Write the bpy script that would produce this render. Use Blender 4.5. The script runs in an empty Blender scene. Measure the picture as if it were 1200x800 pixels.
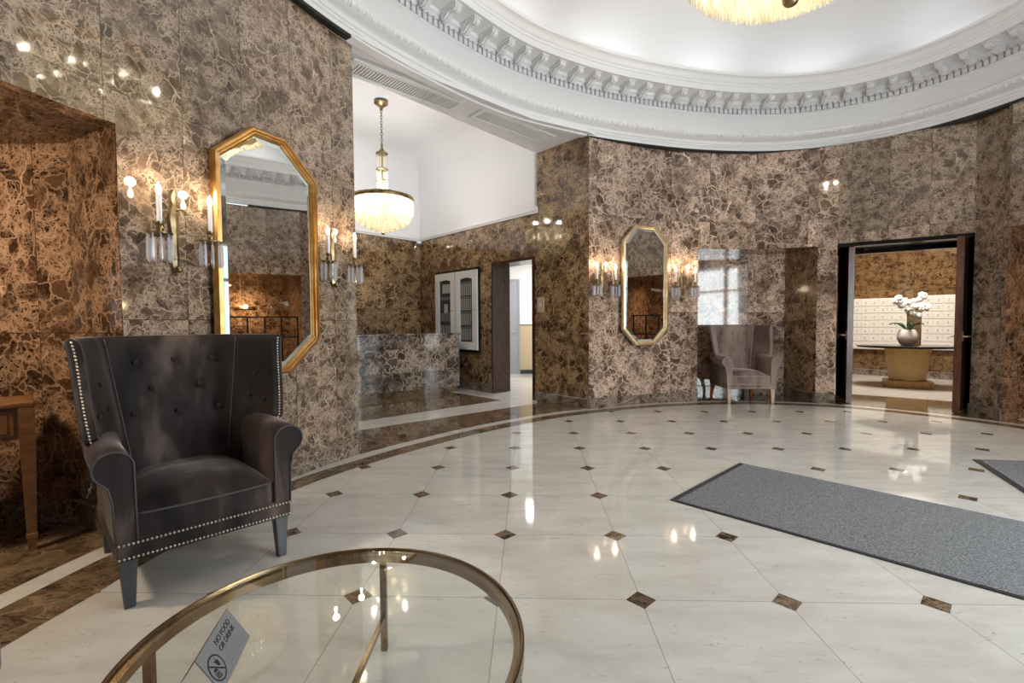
import bpy, bmesh, math, random
import numpy as np
from mathutils import Vector, Matrix
random.seed(7)
C = bpy.context.scene.collection
PI = math.pi
cos, sin = math.cos, math.sin

# ------------------------------------------------------------------ materials
class NT:
    def __init__(s, name):
        s.m = bpy.data.materials.new(name); s.m.use_nodes = True
        s.t = s.m.node_tree; s.t.nodes.clear()
        s.out = s.n('ShaderNodeOutputMaterial')
    def n(s, typ, **kw):
        nd = s.t.nodes.new(typ)
        for k, v in kw.items(): setattr(nd, k, v)
        return nd
    def l(s, a, b): s.t.links.new(a, b)
    def put(s, sock, v):
        if hasattr(v, 'node'): s.l(v, sock)
        else: sock.default_value = v
    def math(s, op, a, b=0.0, c=None, clamp=False):
        nd = s.n('ShaderNodeMath', operation=op, use_clamp=clamp)
        s.put(nd.inputs[0], a); s.put(nd.inputs[1], b)
        if c is not None: s.put(nd.inputs[2], c)
        return nd.outputs[0]
    def vmath(s, op, a, b=None, scale=None):
        nd = s.n('ShaderNodeVectorMath', operation=op)
        s.put(nd.inputs[0], a)
        if b is not None: s.put(nd.inputs[1], b)
        if scale is not None: s.put(nd.inputs[3], scale)
        return nd.outputs['Value'] if op in ('DOT_PRODUCT', 'LENGTH') else nd.outputs[0]
    def mix(s, f, a, b):
        nd = s.n('ShaderNodeMix', data_type='RGBA')
        s.put(nd.inputs[0], f); s.put(nd.inputs[6], a); s.put(nd.inputs[7], b)
        return nd.outputs[2]
    def rng(s, v, a, b, c, d, smooth=True):
        nd = s.n('ShaderNodeMapRange', interpolation_type='SMOOTHSTEP' if smooth else 'LINEAR')
        s.put(nd.inputs[0], v)
        for i, x in enumerate((a, b, c, d)): nd.inputs[i+1].default_value = x
        return nd.outputs[0]
    def ramp(s, f, stops):
        nd = s.n('ShaderNodeValToRGB'); cr = nd.color_ramp
        while len(cr.elements) < len(stops): cr.elements.new(.5)
        for e, (p, c) in zip(cr.elements, stops): e.position = p; e.color = (*c, 1)
        s.put(nd.inputs[0], f); return nd.outputs[0]
    def noise(s, vec, scale, detail=2, rough=.5, dist=0):
        nd = s.n('ShaderNodeTexNoise'); s.put(nd.inputs['Vector'], vec)
        nd.inputs['Scale'].default_value = scale; nd.inputs['Detail'].default_value = detail
        nd.inputs['Roughness'].default_value = rough; nd.inputs['Distortion'].default_value = dist
        return nd
    def vor(s, vec, scale, feature='DISTANCE_TO_EDGE'):
        nd = s.n('ShaderNodeTexVoronoi', feature=feature); s.put(nd.inputs['Vector'], vec)
        nd.inputs['Scale'].default_value = scale
        return nd.outputs['Distance'] if feature == 'DISTANCE_TO_EDGE' else nd.outputs['Color']
    def bsdf(s, **kw):
        nd = s.n('ShaderNodeBsdfPrincipled')
        for k, v in kw.items(): s.put(nd.inputs[k.replace('_', ' ')], v)
        s.l(nd.outputs[0], s.out.inputs[0]); return nd
    def bump(s, h, strength, dist=.01):
        nd = s.n('ShaderNodeBump'); nd.inputs['Strength'].default_value = strength; nd.inputs['Distance'].default_value = dist
        s.put(nd.inputs['Height'], h); return nd.outputs[0]

def c4(c): return (*c, 1)
def plain(name, col, rough=.5, metal=0, spec=.5, **kw):
    t = NT(name); t.bsdf(Base_Color=c4(col), Roughness=rough, Metallic=metal, Specular_IOR_Level=spec, **kw); return t.m

def marble_colour(t, P, dark, mid, tan, vein, sc=1.0, amt=1.0):
    d1 = t.vmath('SUBTRACT', t.noise(P, 4*sc, 4, .55).outputs['Color'], (.5, .5, .5))
    P1 = t.vmath('ADD', P, t.vmath('SCALE', d1, scale=.20/sc))
    d2 = t.vmath('SUBTRACT', t.noise(P, 22*sc, 3, .6).outputs['Color'], (.5, .5, .5))
    P2 = t.vmath('ADD', P1, t.vmath('SCALE', d2, scale=.052/sc))
    big = t.noise(P, 1.9*sc, 4, .55).outputs[0]
    m1 = t.rng(t.vor(P2, 8.5*sc), .004, .085, 1, 0)
    m2 = t.rng(t.vor(P2, 19*sc), .004, .13, 1, 0)
    m3 = t.rng(t.vor(P1, 2.4*sc), 0, .018, 1, 0)
    m4 = t.rng(t.vor(P2, 44*sc), 0, .20, 1, 0)
    na = t.rng(big, .36, .60, .22, 1)
    nb = t.rng(t.noise(P1, 5.1*sc, 3, .6).outputs[0], .40, .60, .10, 1)
    nc = t.rng(t.noise(P, 3.3*sc, 2).outputs[0], .48, .58, 0, 1)
    base = t.ramp(t.noise(P1, 13*sc, 6, .7).outputs[0], [(.34, dark), (.55, mid), (.80, tan)])
    sep = t.n('ShaderNodeSeparateColor'); t.l(t.vor(P2, 8.5*sc, 'F1'), sep.inputs[0])
    base = t.mix(t.math('MULTIPLY', t.math('GREATER_THAN', sep.outputs[0], .58), .6), base, c4(dark))
    base = t.mix(t.math('MULTIPLY', t.math('GREATER_THAN', sep.outputs[1], .75), .35), base, c4(tan))
    v = t.math('MAXIMUM', t.math('MULTIPLY', m1, t.math('MULTIPLY', na, .66*amt)),
        t.math('MAXIMUM', t.math('MULTIPLY', t.math('MULTIPLY', m2, nb), .70*amt),
        t.math('MAXIMUM', t.math('MULTIPLY', t.math('MULTIPLY', m3, nc), .95*amt), t.math('MULTIPLY', t.math('MULTIPLY', m4, nb), .55*amt))), clamp=True)
    return t.mix(v, base, c4(vein))

def marble(name, dark, mid, tan, vein, pw=.46, ph=1.33, sc=1.0, rough=.05, amt=1.0, seams=True, u0=0.0, var=.28):
    t = NT(name)
    uv = t.n('ShaderNodeUVMap', uv_map='UVMap').outputs[0]
    sx = t.n('ShaderNodeSeparateXYZ'); t.l(uv, sx.inputs[0])
    U = t.math('DIVIDE', t.math('ADD', sx.outputs[0], u0), pw); V = t.math('DIVIDE', sx.outputs[1], ph)
    cb = t.n('ShaderNodeCombineXYZ'); t.l(t.math('FLOOR', U), cb.inputs[0]); t.l(t.math('FLOOR', V), cb.inputs[1])
    wn = t.n('ShaderNodeTexWhiteNoise', noise_dimensions='3D'); t.l(cb.outputs[0], wn.inputs[0])
    P = t.vmath('ADD', uv, t.vmath('SCALE', wn.outputs['Color'], scale=23.0))
    col = marble_colour(t, P, dark, mid, tan, vein, sc, amt)
    hsv = t.n('ShaderNodeHueSaturation'); t.put(hsv.inputs['Color'], col)
    t.put(hsv.inputs['Value'], t.rng(wn.outputs['Value'], 0, 1, 1-var, 1+var, False))
    col = hsv.outputs[0]
    if seams:
        du = t.math('MULTIPLY', t.math('ABSOLUTE', t.math('SUBTRACT', t.math('FRACT', U), .5)), pw)
        dv = t.math('MULTIPLY', t.math('ABSOLUTE', t.math('SUBTRACT', t.math('FRACT', V), .5)), ph)
        sm = t.math('MAXIMUM', t.math('GREATER_THAN', du, pw/2-.0025), t.math('GREATER_THAN', dv, ph/2-.0025))
        col = t.mix(t.math('MULTIPLY', sm, .7), col, c4((.012, .009, .007)))
    t.bsdf(Base_Color=col, Roughness=rough, IOR=1.6)
    return t.m

M = {}
DK, MD, TN, VN = (.046, .028, .016), (.130, .083, .051), (.29, .200, .133), (.66, .50, .37)
M['marble'] = marble('brown veined marble', DK, MD, TN, VN, sc=1.55)
M['marble_dense'] = marble('brown marble with dense pale veins', (.034, .018, .010), (.125, .070, .043), (.32, .207, .142), (.78, .58, .45), pw=.765, ph=1.45, sc=.85, amt=1.2, u0=.0)
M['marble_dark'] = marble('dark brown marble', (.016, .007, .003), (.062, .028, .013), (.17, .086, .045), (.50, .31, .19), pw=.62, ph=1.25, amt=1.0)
M['marble_warmlit'] = marble('warm-lit brown marble', (.020, .008, .003), (.075, .034, .013), (.20, .108, .045), (.62, .42, .23), pw=.9, ph=1.6, sc=1.0, amt=1.1)  # the walls' brown marble with the alcove's warm light put into its colour
M['marble_mail'] = marble('mail room marble', (.020, .009, .004), (.075, .035, .013), (.19, .105, .042), (.36, .23, .11), pw=1.1, ph=1.0, sc=1.5, amt=.8)
M['marble_desk'] = marble('desk marble', (.013, .008, .006), (.052, .032, .024), (.14, .09, .065), (.60, .48, .39), pw=1.1, ph=.42, sc=.7, amt=1.1)
M['marble_base'] = marble('skirting marble', (.022, .014, .010), (.085, .056, .040), (.20, .14, .10), (.46, .37, .30), pw=1.2, ph=9, sc=1.1, u0=.37)
M['marble_band'] = marble('brown floor inlay marble', (.034, .020, .010), (.135, .084, .044), (.25, .17, .10), (.42, .31, .20), pw=.8, ph=9, sc=.9, amt=.7, rough=.05, var=.15)

def cream(name, grid):
    t = NT(name)
    geo = t.n('ShaderNodeNewGeometry')
    P = geo.outputs['Position']
    s, ya, ox, oy = .669, .035, -.073, 2.190
    c, sn = cos(ya)/s, sin(ya)/s
    D = t.vmath('SUBTRACT', P, (ox, oy, 0))
    gx = t.vmath('DOT_PRODUCT', D, (c, -sn, 0)); gy = t.vmath('DOT_PRODUCT', D, (sn, c, 0))
    cb = t.n('ShaderNodeCombineXYZ'); t.l(t.math('FLOOR', gx), cb.inputs[0]); t.l(t.math('FLOOR', gy), cb.inputs[1])
    wn = t.n('ShaderNodeTexWhiteNoise', noise_dimensions='3D'); t.l(cb.outputs[0], wn.inputs[0])
    Q = t.vmath('ADD', P, t.vmath('SCALE', wn.outputs['Color'], scale=11.0))
    st = t.n('ShaderNodeMapping'); st.inputs['Scale'].default_value = (1.0, 3.2, 1.0); t.l(Q, st.inputs[0])
    cl = t.noise(st.outputs[0], 2.2, 6, .6, .4).outputs[0]
    col = t.ramp(cl, [(.30, (.53, .505, .465)), (.52, (.62, .60, .56)), (.75, (.68, .665, .625))])
    fl = t.rng(t.noise(st.outputs[0], 13, 5, .7, 1.2).outputs[0], .60, .70, 0, 1)
    col = t.mix(t.math('MULTIPLY', fl, .62), col, c4((.25, .21, .165)))
    fl2 = t.rng(t.noise(st.outputs[0], 5, 6, .75, 1.6).outputs[0], .60, .74, 0, 1)
    col = t.mix(t.math('MULTIPLY', fl2, .30), col, c4((.42, .385, .33)))
    col = t.mix(t.math('MULTIPLY', wn.outputs['Value'], .10), col, c4((.56, .53, .47)))
    if grid:
        fx = t.math('SUBTRACT', .5, t.math('ABSOLUTE', t.math('SUBTRACT', t.math('FRACT', gx), .5)))
        fy = t.math('SUBTRACT', .5, t.math('ABSOLUTE', t.math('SUBTRACT', t.math('FRACT', gy), .5)))
        ln = t.math('LESS_THAN', t.math('MINIMUM', fx, fy), .0032)
        col = t.mix(t.math('MULTIPLY', ln, .55), col, c4((.13, .11, .085)))
        dm = t.math('LESS_THAN', t.math('ADD', fx, fy), .106)
        cb2 = t.n('ShaderNodeCombineXYZ'); t.l(t.math('ROUND', gx), cb2.inputs[0]); t.l(t.math('ROUND', gy), cb2.inputs[1])
        wn2 = t.n('ShaderNodeTexWhiteNoise', noise_dimensions='3D'); t.l(cb2.outputs[0], wn2.inputs[0])
        P2 = t.vmath('ADD', P, t.vmath('SCALE', wn2.outputs['Color'], scale=9.0))
        dcol = marble_colour(t, P2, (.02, .012, .008), (.075, .045, .026), (.15, .10, .06), (.42, .32, .22), 1.5, .7)
        col = t.mix(dm, col, dcol)
    t.bsdf(Base_Color=col, Roughness=.055, IOR=1.55)
    return t.m
M['floor'] = cream('cream marble tiles with brown diamond insets', True)
M['cream'] = cream('plain cream marble', False)
M['plaster'] = plain('white painted plaster', (.79, .79, .805), .55)
M['white'] = plain('white paint', (.78, .78, .77), .4)
M['wallwhite'] = plain('hall white paint', (.72, .72, .70), .6)
M['beige'] = plain('beige wall covering', (.50, .40, .26), .7)
M['greydoor'] = plain('grey painted door', (.30, .31, .34), .45)
M['black'] = plain('black lacquer', (.006, .006, .007), .12)
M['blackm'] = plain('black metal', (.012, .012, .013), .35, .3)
M['dgrey'] = plain('dark grey backing', (.035, .037, .042), .4)
M['mgrey'] = plain('mid grey card', (.20, .21, .23), .5)
M['strip'] = plain('pale name strips', (.62, .63, .65), .5)
M['mirror'] = plain('mirror silver', (.93, .95, .94), .0, 1.0)
M['bevelglass'] = plain('bevelled mirror edge', (.80, .88, .90), .03, 1.0)
M['chrome'] = plain('steel', (.62, .62, .64), .18, 1.0)
M['mailbox'] = plain('ivory mailbox enamel', (.66, .64, .60), .35)
M['petal'] = plain('white petals', (.85, .84, .82), .5)
M['leaf'] = plain('dark green leaf', (.03, .09, .025), .4)
M['stem'] = plain('stem green', (.12, .13, .05), .5)
M['pot'] = plain('white glazed pot', (.86, .85, .82), .45)
M['candle'] = plain('white candle sleeve', (.80, .80, .82), .45)
M['sign'] = plain('grey sign card', (.18, .175, .18), .5)
M['ink'] = plain('black print', (.010, .010, .014), .5)
M['faint'] = plain('faint print', (.17, .17, .19), .5)
M['greyfab'] = plain('grey fabric', (.20, .20, .205), .9)
M['outside'] = plain('pavement', (.35, .35, .36), .8)
M['hedge'] = plain('street greenery', (.10, .22, .07), .8)

def metal(name, c1, c2, rough, sc=8):
    t = NT(name); co = t.n('ShaderNodeTexCoord').outputs['Object']
    f = t.noise(co, sc, 5).outputs[0]
    t.bsdf(Base_Color=t.ramp(f, [(.35, c1), (.65, c2)]), Metallic=1.0, Roughness=rough); return t.m
M['gold'] = metal('gilt', (.48, .24, .07), (.70, .42, .16), .36)
M['palegold'] = metal('pale gilt', (.60, .45, .27), (.78, .64, .44), .38)
M['brass'] = metal('antique brass', (.19, .12, .06), (.36, .26, .155), .26, 5)
M['oldbrass'] = metal('old brass', (.17, .12, .055), (.40, .31, .17), .38, 14)

def wood(name, c1, c2, rough=.35, sc=(9, 9, 1.2), k=4):
    t = NT(name); co = t.n('ShaderNodeTexCoord').outputs['Object']
    mp = t.n('ShaderNodeMapping'); mp.inputs['Scale'].default_value = sc; t.l(co, mp.inputs[0])
    f = t.noise(mp.outputs[0], k, 6, .6, .8).outputs[0]
    t.bsdf(Base_Color=t.ramp(f, [(.3, c1), (.7, c2)]), Roughness=rough); return t.m
M['mahog'] = wood('dark mahogany', (.022, .009, .005), (.075, .030, .016), .22)
M['mahog_red'] = wood('red mahogany edge', (.05, .016, .008), (.13, .048, .024), .25)
M['walnut'] = wood('warm brown table wood', (.10, .042, .014), (.27, .125, .042), .3, (3, 3, 9))
M['ash'] = wood('honey veneer', (.36, .22, .065), (.56, .38, .14), .3, (22, 22, .6))
M['legdark'] = wood('dark stained leg', (.028, .030, .036), (.060, .062, .072), .3)
M['legglare'] = wood('glare-toned leg', (.42, .28, .19), (.56, .40, .30), .35)  # glare on the niche chair's front legs put into the wood colour
M['legred'] = wood('red brown leg', (.30, .055, .018), (.42, .10, .035), .3)

def velvet(name, c1, c2, c3, sheen, tint):
    t = NT(name); co = t.n('ShaderNodeTexCoord').outputs['Object']
    mp = t.n('ShaderNodeMapping'); mp.inputs['Scale'].default_value = (1.6, .9, .42); t.l(co, mp.inputs[0])
    f = t.noise(mp.outputs[0], 3.4, 5, .5, .35).outputs[0]
    col = t.ramp(f, [(.36, c1), (.54, c2), (.74, c3)])
    fine = t.noise(co, 240, 2).outputs[0]
    t.bsdf(Base_Color=col, Roughness=.75, Specular_IOR_Level=.25, Sheen_Weight=sheen, Sheen_Roughness=.28, Sheen_Tint=c4(tint), Normal=t.bump(fine, .12, .002))
    return t.m
M['velvet'] = velvet('charcoal brown velvet', (.006, .0042, .0045), (.026, .018, .0165), (.15, .105, .085), .5, (.90, .80, .78))
M['velvet_lit'] = velvet('lit-tone velvet', (.12, .083, .068), (.25, .18, .15), (.36, .27, .225), .6, (.95, .85, .78))  # same velvet with the niche chair's direct light put into its colours
M['pipe'] = plain('piping', (.045, .040, .042), .6)
M['pipe_lit'] = plain('lit-tone piping', (.30, .28, .27), .6)  # piping brightened to go with that painted-in light
M['nail'] = plain('pewter nailheads', (.62, .57, .50), .28, 1.0)

def matfab():
    t = NT('grey ribbed mat carpet'); co = t.n('ShaderNodeTexCoord').outputs['Object']
    w = t.n('ShaderNodeTexWave', wave_type='BANDS', bands_direction='DIAGONAL'); t.l(co, w.inputs[0])
    w.inputs['Scale'].default_value = 22; w.inputs['Distortion'].default_value = .8; w.inputs['Detail'].default_value = 2
    f = t.noise(co, 130, 3, .75).outputs[0]
    col = t.mix(w.outputs[1], t.ramp(f, [(.38, (.07, .072, .078)), (.64, (.25, .255, .265))]), t.ramp(f, [(.38, (.10, .102, .108)), (.64, (.33, .335, .345))]))
    t.bsdf(Base_Color=col, Roughness=.95, Specular_IOR_Level=.1, Normal=t.bump(f, .10, .002)); return t.m
M['mat'] = matfab()
M['matedge'] = plain('black rubber edge', (.03, .03, .033), .6)

def glassy(name, tint, f0, trans=None, rough=0.0):
    # thin clear pane: transparent body with Fresnel reflection
    t = NT(name)
    fr = t.n('ShaderNodeFresnel'); fr.inputs['IOR'].default_value = f0
    tr = t.n('ShaderNodeBsdfTransparent'); tr.inputs[0].default_value = c4(tint)
    gl = t.n('ShaderNodeBsdfGlossy'); gl.inputs['Roughness'].default_value = rough
    geo = t.n('ShaderNodeNewGeometry'); k = t.math('MULTIPLY', fr.outputs[0], t.math('SUBTRACT', 1.0, geo.outputs['Backfacing']))
    mx = t.n('ShaderNodeMixShader'); t.l(k, mx.inputs[0]); t.l(tr.outputs[0], mx.inputs[1]); t.l(gl.outputs[0], mx.inputs[2])
    t.l(mx.outputs[0], t.out.inputs[0]); return t.m
M['glass'] = glassy('clear table glass', (.955, .97, .955), 1.5)
M['pane'] = glassy('window pane', (.95, .97, .97), 1.45)
def crystal(name, col, tcol, a, b):
    t = NT(name)
    tr = t.n('ShaderNodeBsdfTransparent'); tr.inputs[0].default_value = c4(tcol)
    t1 = t.n('ShaderNodeBsdfTranslucent'); t1.inputs[0].default_value = c4(col)
    t2 = t.n('ShaderNodeBsdfDiffuse'); t2.inputs[0].default_value = c4(col)
    tl = t.n('ShaderNodeMixShader'); tl.inputs[0].default_value = .5; t.l(t1.outputs[0], tl.inputs[1]); t.l(t2.outputs[0], tl.inputs[2])
    gl = t.n('ShaderNodeBsdfGlossy'); gl.inputs['Roughness'].default_value = .06
    m1 = t.n('ShaderNodeMixShader'); m1.inputs[0].default_value = a; t.l(tr.outputs[0], m1.inputs[1]); t.l(tl.outputs[0], m1.inputs[2])
    lw = t.n('ShaderNodeLayerWeight'); lw.inputs[0].default_value = b
    m2 = t.n('ShaderNodeMixShader'); t.l(lw.outputs['Facing'], m2.inputs[0]); t.l(m1.outputs[0], m2.inputs[1]); t.l(gl.outputs[0], m2.inputs[2])
    t.l(m2.outputs[0], t.out.inputs[0]); return t.m
M['prism'] = crystal('clear crystal', (.95, .95, 1), (.95, .96, 1), .45, .25)
M['crystal'] = crystal('chandelier crystal', (1, .95, .80), (1, .97, .88), .6, .25)
def emit(name, col, k):
    t = NT(name); e = t.n('ShaderNodeEmission'); e.inputs[0].default_value = c4(col); e.inputs[1].default_value = k
    t.l(e.outputs[0], t.out.inputs[0]); return t.m
M['bulb'] = emit('candle bulb', (1, .84, .62), 22)
M['chbulb'] = emit('chandelier bulb', (1, .82, .55), 14)
M['cove'] = emit('cove lamp', (.92, .96, 1), 3.4)
M['panel'] = emit('ceiling lamp diffuser', (1, .93, .82), 7)
M['hallpanel'] = emit('hall lamp diffuser', (.95, .97, 1), 12)

# ------------------------------------------------------------------ mesh helpers
class MB:
    def __init__(s): s.v = []; s.f = []; s.uv = []
    def face(s, pts, uvs=None):
        b = len(s.v); s.v += [tuple(p) for p in pts]; s.f.append(list(range(b, b+len(pts))))
        if uvs is None:
            # box projection in metres
            n = Vector((0, 0, 0)); P = [Vector(p) for p in pts]
            for i in range(len(P)):
                a, c = P[i], P[(i+1) % len(P)]
                n += Vector(((a.y-c.y)*(a.z+c.z), (a.z-c.z)*(a.x+c.x), (a.x-c.x)*(a.y+c.y)))
            if n.length: n.normalize()
            if abs(n.z) > .7: uvs = [(p.x, p.y) for p in P]
            else:
                t = Vector((-n.y, n.x, 0)).normalized()
                uvs = [(p.dot(t), p.z) for p in P]
        s.uv.append(list(uvs)); return s
    def box(s, lo, hi, M4=None):
        (x0, y0, z0), (x1, y1, z1) = lo, hi
        V = [Vector(p) for p in ((x0,y0,z0),(x1,y0,z0),(x1,y1,z0),(x0,y1,z0),(x0,y0,z1),(x1,y0,z1),(x1,y1,z1),(x0,y1,z1))]
        if M4 is not None: V = [M4 @ p for p in V]
        for q in ((0,3,2,1),(4,5,6,7),(0,1,5,4),(1,2,6,5),(2,3,7,6),(3,0,4,7)): s.face([V[i] for i in q])
        return s
    def prism(s, poly, z0, z1):
        n = len(poly)
        for i in range(n):
            a, b = poly[i], poly[(i+1) % n]
            s.face([(*a, z0), (*b, z0), (*b, z1), (*a, z1)])
        s.face([(*p, z1) for p in poly]); s.face([(*p, z0) for p in reversed(poly)]); return s
    def loft(s, rings, closed=True, cap=(True, True), smoothcap=False):
        # rings of equal length, shared vertices
        b = len(s.v); n = len(rings[0])
        for r in rings: s.v += [tuple(p) for p in r]
        for i in range(len(rings)-1):
            for j in range(n if closed else n-1):
                k = (j+1) % n
                s.f.append([b+i*n+j, b+i*n+k, b+(i+1)*n+k, b+(i+1)*n+j])
                s.uv.append([(s.v[q][0]+s.v[q][1], s.v[q][2]) for q in s.f[-1]])
        if closed and cap[0]: s.f.append([b+j for j in reversed(range(n))]); s.uv.append([(0, 0)]*n)
        if closed and cap[1]: s.f.append([b+(len(rings)-1)*n+j for j in range(n)]); s.uv.append([(0, 0)]*n)
        return s
    def lathe(s, prof, seg=24, c=(0, 0, 0), caps=True):
        rings = [[(c[0]+r*cos(2*PI*k/seg), c[1]+r*sin(2*PI*k/seg), c[2]+z) for k in range(seg)] for r, z in prof]
        return s.loft(rings, True, (caps, caps))
    def tube(s, pts, r, seg=8, closed=False):
        P = [Vector(p) for p in pts]; n = len(P); rings = []; up = Vector((0, 0, 1)); N = None
        rr = r if isinstance(r, (list, tuple)) else [r]*n
        for i in range(n):
            if closed: T = P[(i+1) % n]-P[i-1]
            else: T = P[min(i+1, n-1)]-P[max(i-1, 0)]
            T.normalize()
            if N is None: N = T.orthogonal().normalized()
            N = (N-T*N.dot(T)).normalized(); B = T.cross(N)
            rings.append([P[i]+(N*cos(2*PI*k/seg)+B*sin(2*PI*k/seg))*rr[i] for k in range(seg)])
        if closed:
            # match first ring orientation
            best = min(range(seg), key=lambda q: (rings[-1][q]-rings[0][0]).length)
            rings.append([rings[0][(k-best) % seg] for k in range(seg)]); return s.loft(rings, True, (False, False))
        return s.loft(rings)
    def ball(s, c, r, seg=12, rings=8, sc=(1, 1, 1)):
        R = []
        for i in range(rings+1):
            a = -PI/2+PI*i/rings; q = max(cos(a), .02)
            R.append([(c[0]+sc[0]*r*q*cos(2*PI*k/seg), c[1]+sc[1]*r*q*sin(2*PI*k/seg), c[2]+sc[2]*r*sin(a)) for k in range(seg)])
        return s.loft(R)
    def build(s, name, mat, parent=None, smooth=False, bevel=0, seg=2):
        me = bpy.data.meshes.new(name); me.from_pydata(s.v, [], s.f)
        ul = me.uv_layers.new(name='UVMap'); i = 0
        flat = [c for f in s.uv for c in f]
        for k, c in enumerate(flat): ul.data[k].uv = c
        me.materials.append(mat)
        if smooth:
            for p in me.polygons: p.use_smooth = True
        me.update()
        o = bpy.data.objects.new(name, me); C.objects.link(o)
        if parent is not None: o.parent = parent
        if smooth == 'auto':
            bm = bmesh.new(); bm.from_mesh(me)
            bmesh.ops.remove_doubles(bm, verts=bm.verts, dist=1e-5)
            for e in bm.edges:
                if len(e.link_faces) == 2 and e.calc_face_angle(0) > .6: e.smooth = False
            bm.to_mesh(me); bm.free()
        if bevel:
            bm = bmesh.new(); bm.from_mesh(me); bmesh.ops.remove_doubles(bm, verts=bm.verts, dist=1e-5); bm.to_mesh(me); bm.free()
            m = o.modifiers.new('bevel', 'BEVEL'); m.width = bevel; m.segments = seg; m.limit_method = 'ANGLE'; m.angle_limit = .6
        return o

def thing(name, label, cat, loc=(0, 0, 0), rz=0, group=None):
    o = bpy.data.objects.new(name, None); C.objects.link(o); o.empty_display_size = .1
    o.location = loc; o.rotation_euler = (0, 0, rz); o['label'] = label; o['category'] = cat
    if group: o['group'] = group
    return o
def tag(o, label, cat, group=None):
    o['label'] = label; o['category'] = cat
    if group: o['group'] = group
    return o
def struct(o): o['kind'] = 'structure'; return o
def stuff(o): o['kind'] = 'stuff'; return o
def copy_tree(o, parent=None):
    c = o.copy(); C.objects.link(c)
    if parent is not None: c.parent = parent
    for ch in list(o.children): copy_tree(ch, c)
    return c
def arc(cx, cy, r, a0, a1, n): return [(cx+r*cos(a0+(a1-a0)*i/n), cy+r*sin(a0+(a1-a0)*i/n)) for i in range(n+1)]
def frame_at(o, x, z):  # 4x4 with given local x and z axes
    x = Vector(x).normalized(); z = Vector(z); z = (z-x*z.dot(x)).normalized(); y = z.cross(x)
    m = Matrix((x, y, z)).transposed().to_4x4(); m.translation = Vector(o); return m

# ------------------------------------------------------------------ plan of the oval hall
MA, MI = np.array([.643, .766]), np.array([-.766, .643])
def ell(deg, a=5.35, b=3.78):
    t = math.radians(deg); p = np.array([1.95, 2.915])+a*cos(t)*MA+b*sin(t)*MI
    return (float(p[0]), float(p[1]))
def spline(P, closed, n):
    P = np.array(P, float); N = len(P); out = []
    rng = range(N) if closed else range(N-1)
    for i in rng:
        if closed: p0, p1, p2, p3 = P[i-1], P[i], P[(i+1) % N], P[(i+2) % N]
        else: p0, p1, p2, p3 = P[max(i-1, 0)], P[i], P[i+1], P[min(i+2, N-1)]
        for k in range(20):
            t = k/20; out.append(.5*((2*p1)+(-p0+p2)*t+(2*p0-5*p1+4*p2-p3)*t*t+(-p0+3*p1-3*p2+p3)*t**3))
    out.append(P[0] if closed else P[-1]); out = np.array(out)
    d = np.r_[0, np.cumsum(np.hypot(*np.diff(out, axis=0).T))]
    s = np.linspace(0, d[-1], n, endpoint=not closed)
    return np.c_[np.interp(s, d, out[:, 0]), np.interp(s, d, out[:, 1])]
def smooth(R, it):
    for _ in range(it): R = .5*R+.25*np.roll(R, 1, 0)+.25*np.roll(R, -1, 0)
    return R
def inward(R):
    T = np.roll(R, -1, 0)-np.roll(R, 1, 0); T /= np.hypot(*T.T)[:, None]
    return np.c_[T[:, 1], -T[:, 0]]

rear = [ell(d) for d in (-32, -45, -58, -70, -82, -94, -106, -118, -130, -142, -154, -166, -178, -190, -202, -214, -226)]
strip_pts = [(-2.47, 2.30), (-2.40, 2.76), (-2.19, 3.36), (-1.915, 4.02), (-1.64, 4.47), (-1.41, 4.811), (-1.115, 5.19), (-.62, 5.76), (-.10, 6.25), (.58, 6.78), (1.18, 7.10), (1.88, 7.41),
             (2.78, 7.65), (3.64, 7.71), (4.50, 7.55), (5.15, 7.25), (5.62, 6.83), (5.99, 6.38), (6.20, 6.03), (6.36, 5.72)]
low_pts = [(-1.772, 4.141), (-1.646, 4.417), (-1.513, 4.664), (-1.297, 4.989), (-.94, 5.439), (-.507, 5.958), (.018, 6.453), (.622, 6.826), (1.151, 7.112), (1.846, 7.373), (2.725, 7.638),
           (3.457, 7.763), (4.023, 7.792), (4.546, 7.744), (4.889, 7.637), (5.293, 7.446), (5.713, 7.151), (6.02, 6.789), (6.22, 6.384), (6.348, 5.98)]
rear_low = [ell(d) for d in (-33, -45, -58, -70, -82, -94, -106, -118, -130, -142, -154, -166, -178, -190, -202, -214, -226, -238)]
SC = smooth(spline(strip_pts+rear, True, 500), 12)     # outer edge of the pale floor strip
CC = smooth(spline(low_pts+rear_low, True, 600), 60)   # foot of the cornice
SN, CN = inward(SC), inward(CC)

# ------------------------------------------------------------------ floors
mb = MB(); mb.face([(-9, -6, 0), (16, -6, 0), (16, 17, 0), (-9, 17, 0)]); struct(mb.build('floor', M['cream']))
inner = SC+SN*.30
mb = MB(); mb.face([(x, y, .0016) for x, y in inner[::-1]]); struct(mb.build('floor_oval', M['floor']))
WL = .12*np.clip((3.7-SC[:, 1])/1.4, 0, 1)*(SC[:, 0] < 0)
def ring(name, R, Nn, d0, d1, z, mat, h=.0):
    mb = MB(); wf = lambda d: R+Nn*(d+(WL if d > .2 else 0))[:, None] if d > .2 else R+Nn*d
    A = wf(d0); B = wf(d1); n = len(R); u = 0
    for i in range(n):
        k = (i+1) % n; L = float(np.hypot(*(R[k]-R[i])))
        mb.face([(*A[i], z), (*B[i], z), (*B[k], z), (*A[k], z)][::-1], [(u, 0), (u, d1-d0), (u+L, d1-d0), (u+L, 0)][::-1]); u += L
    return struct(mb.build(name, mat))
ring('trim_1', SC, SN, 0, .14, .0022, M['cream'])
ring('trim_2', SC, SN, .14, .335, .0024, M['marble_band'])
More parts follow.
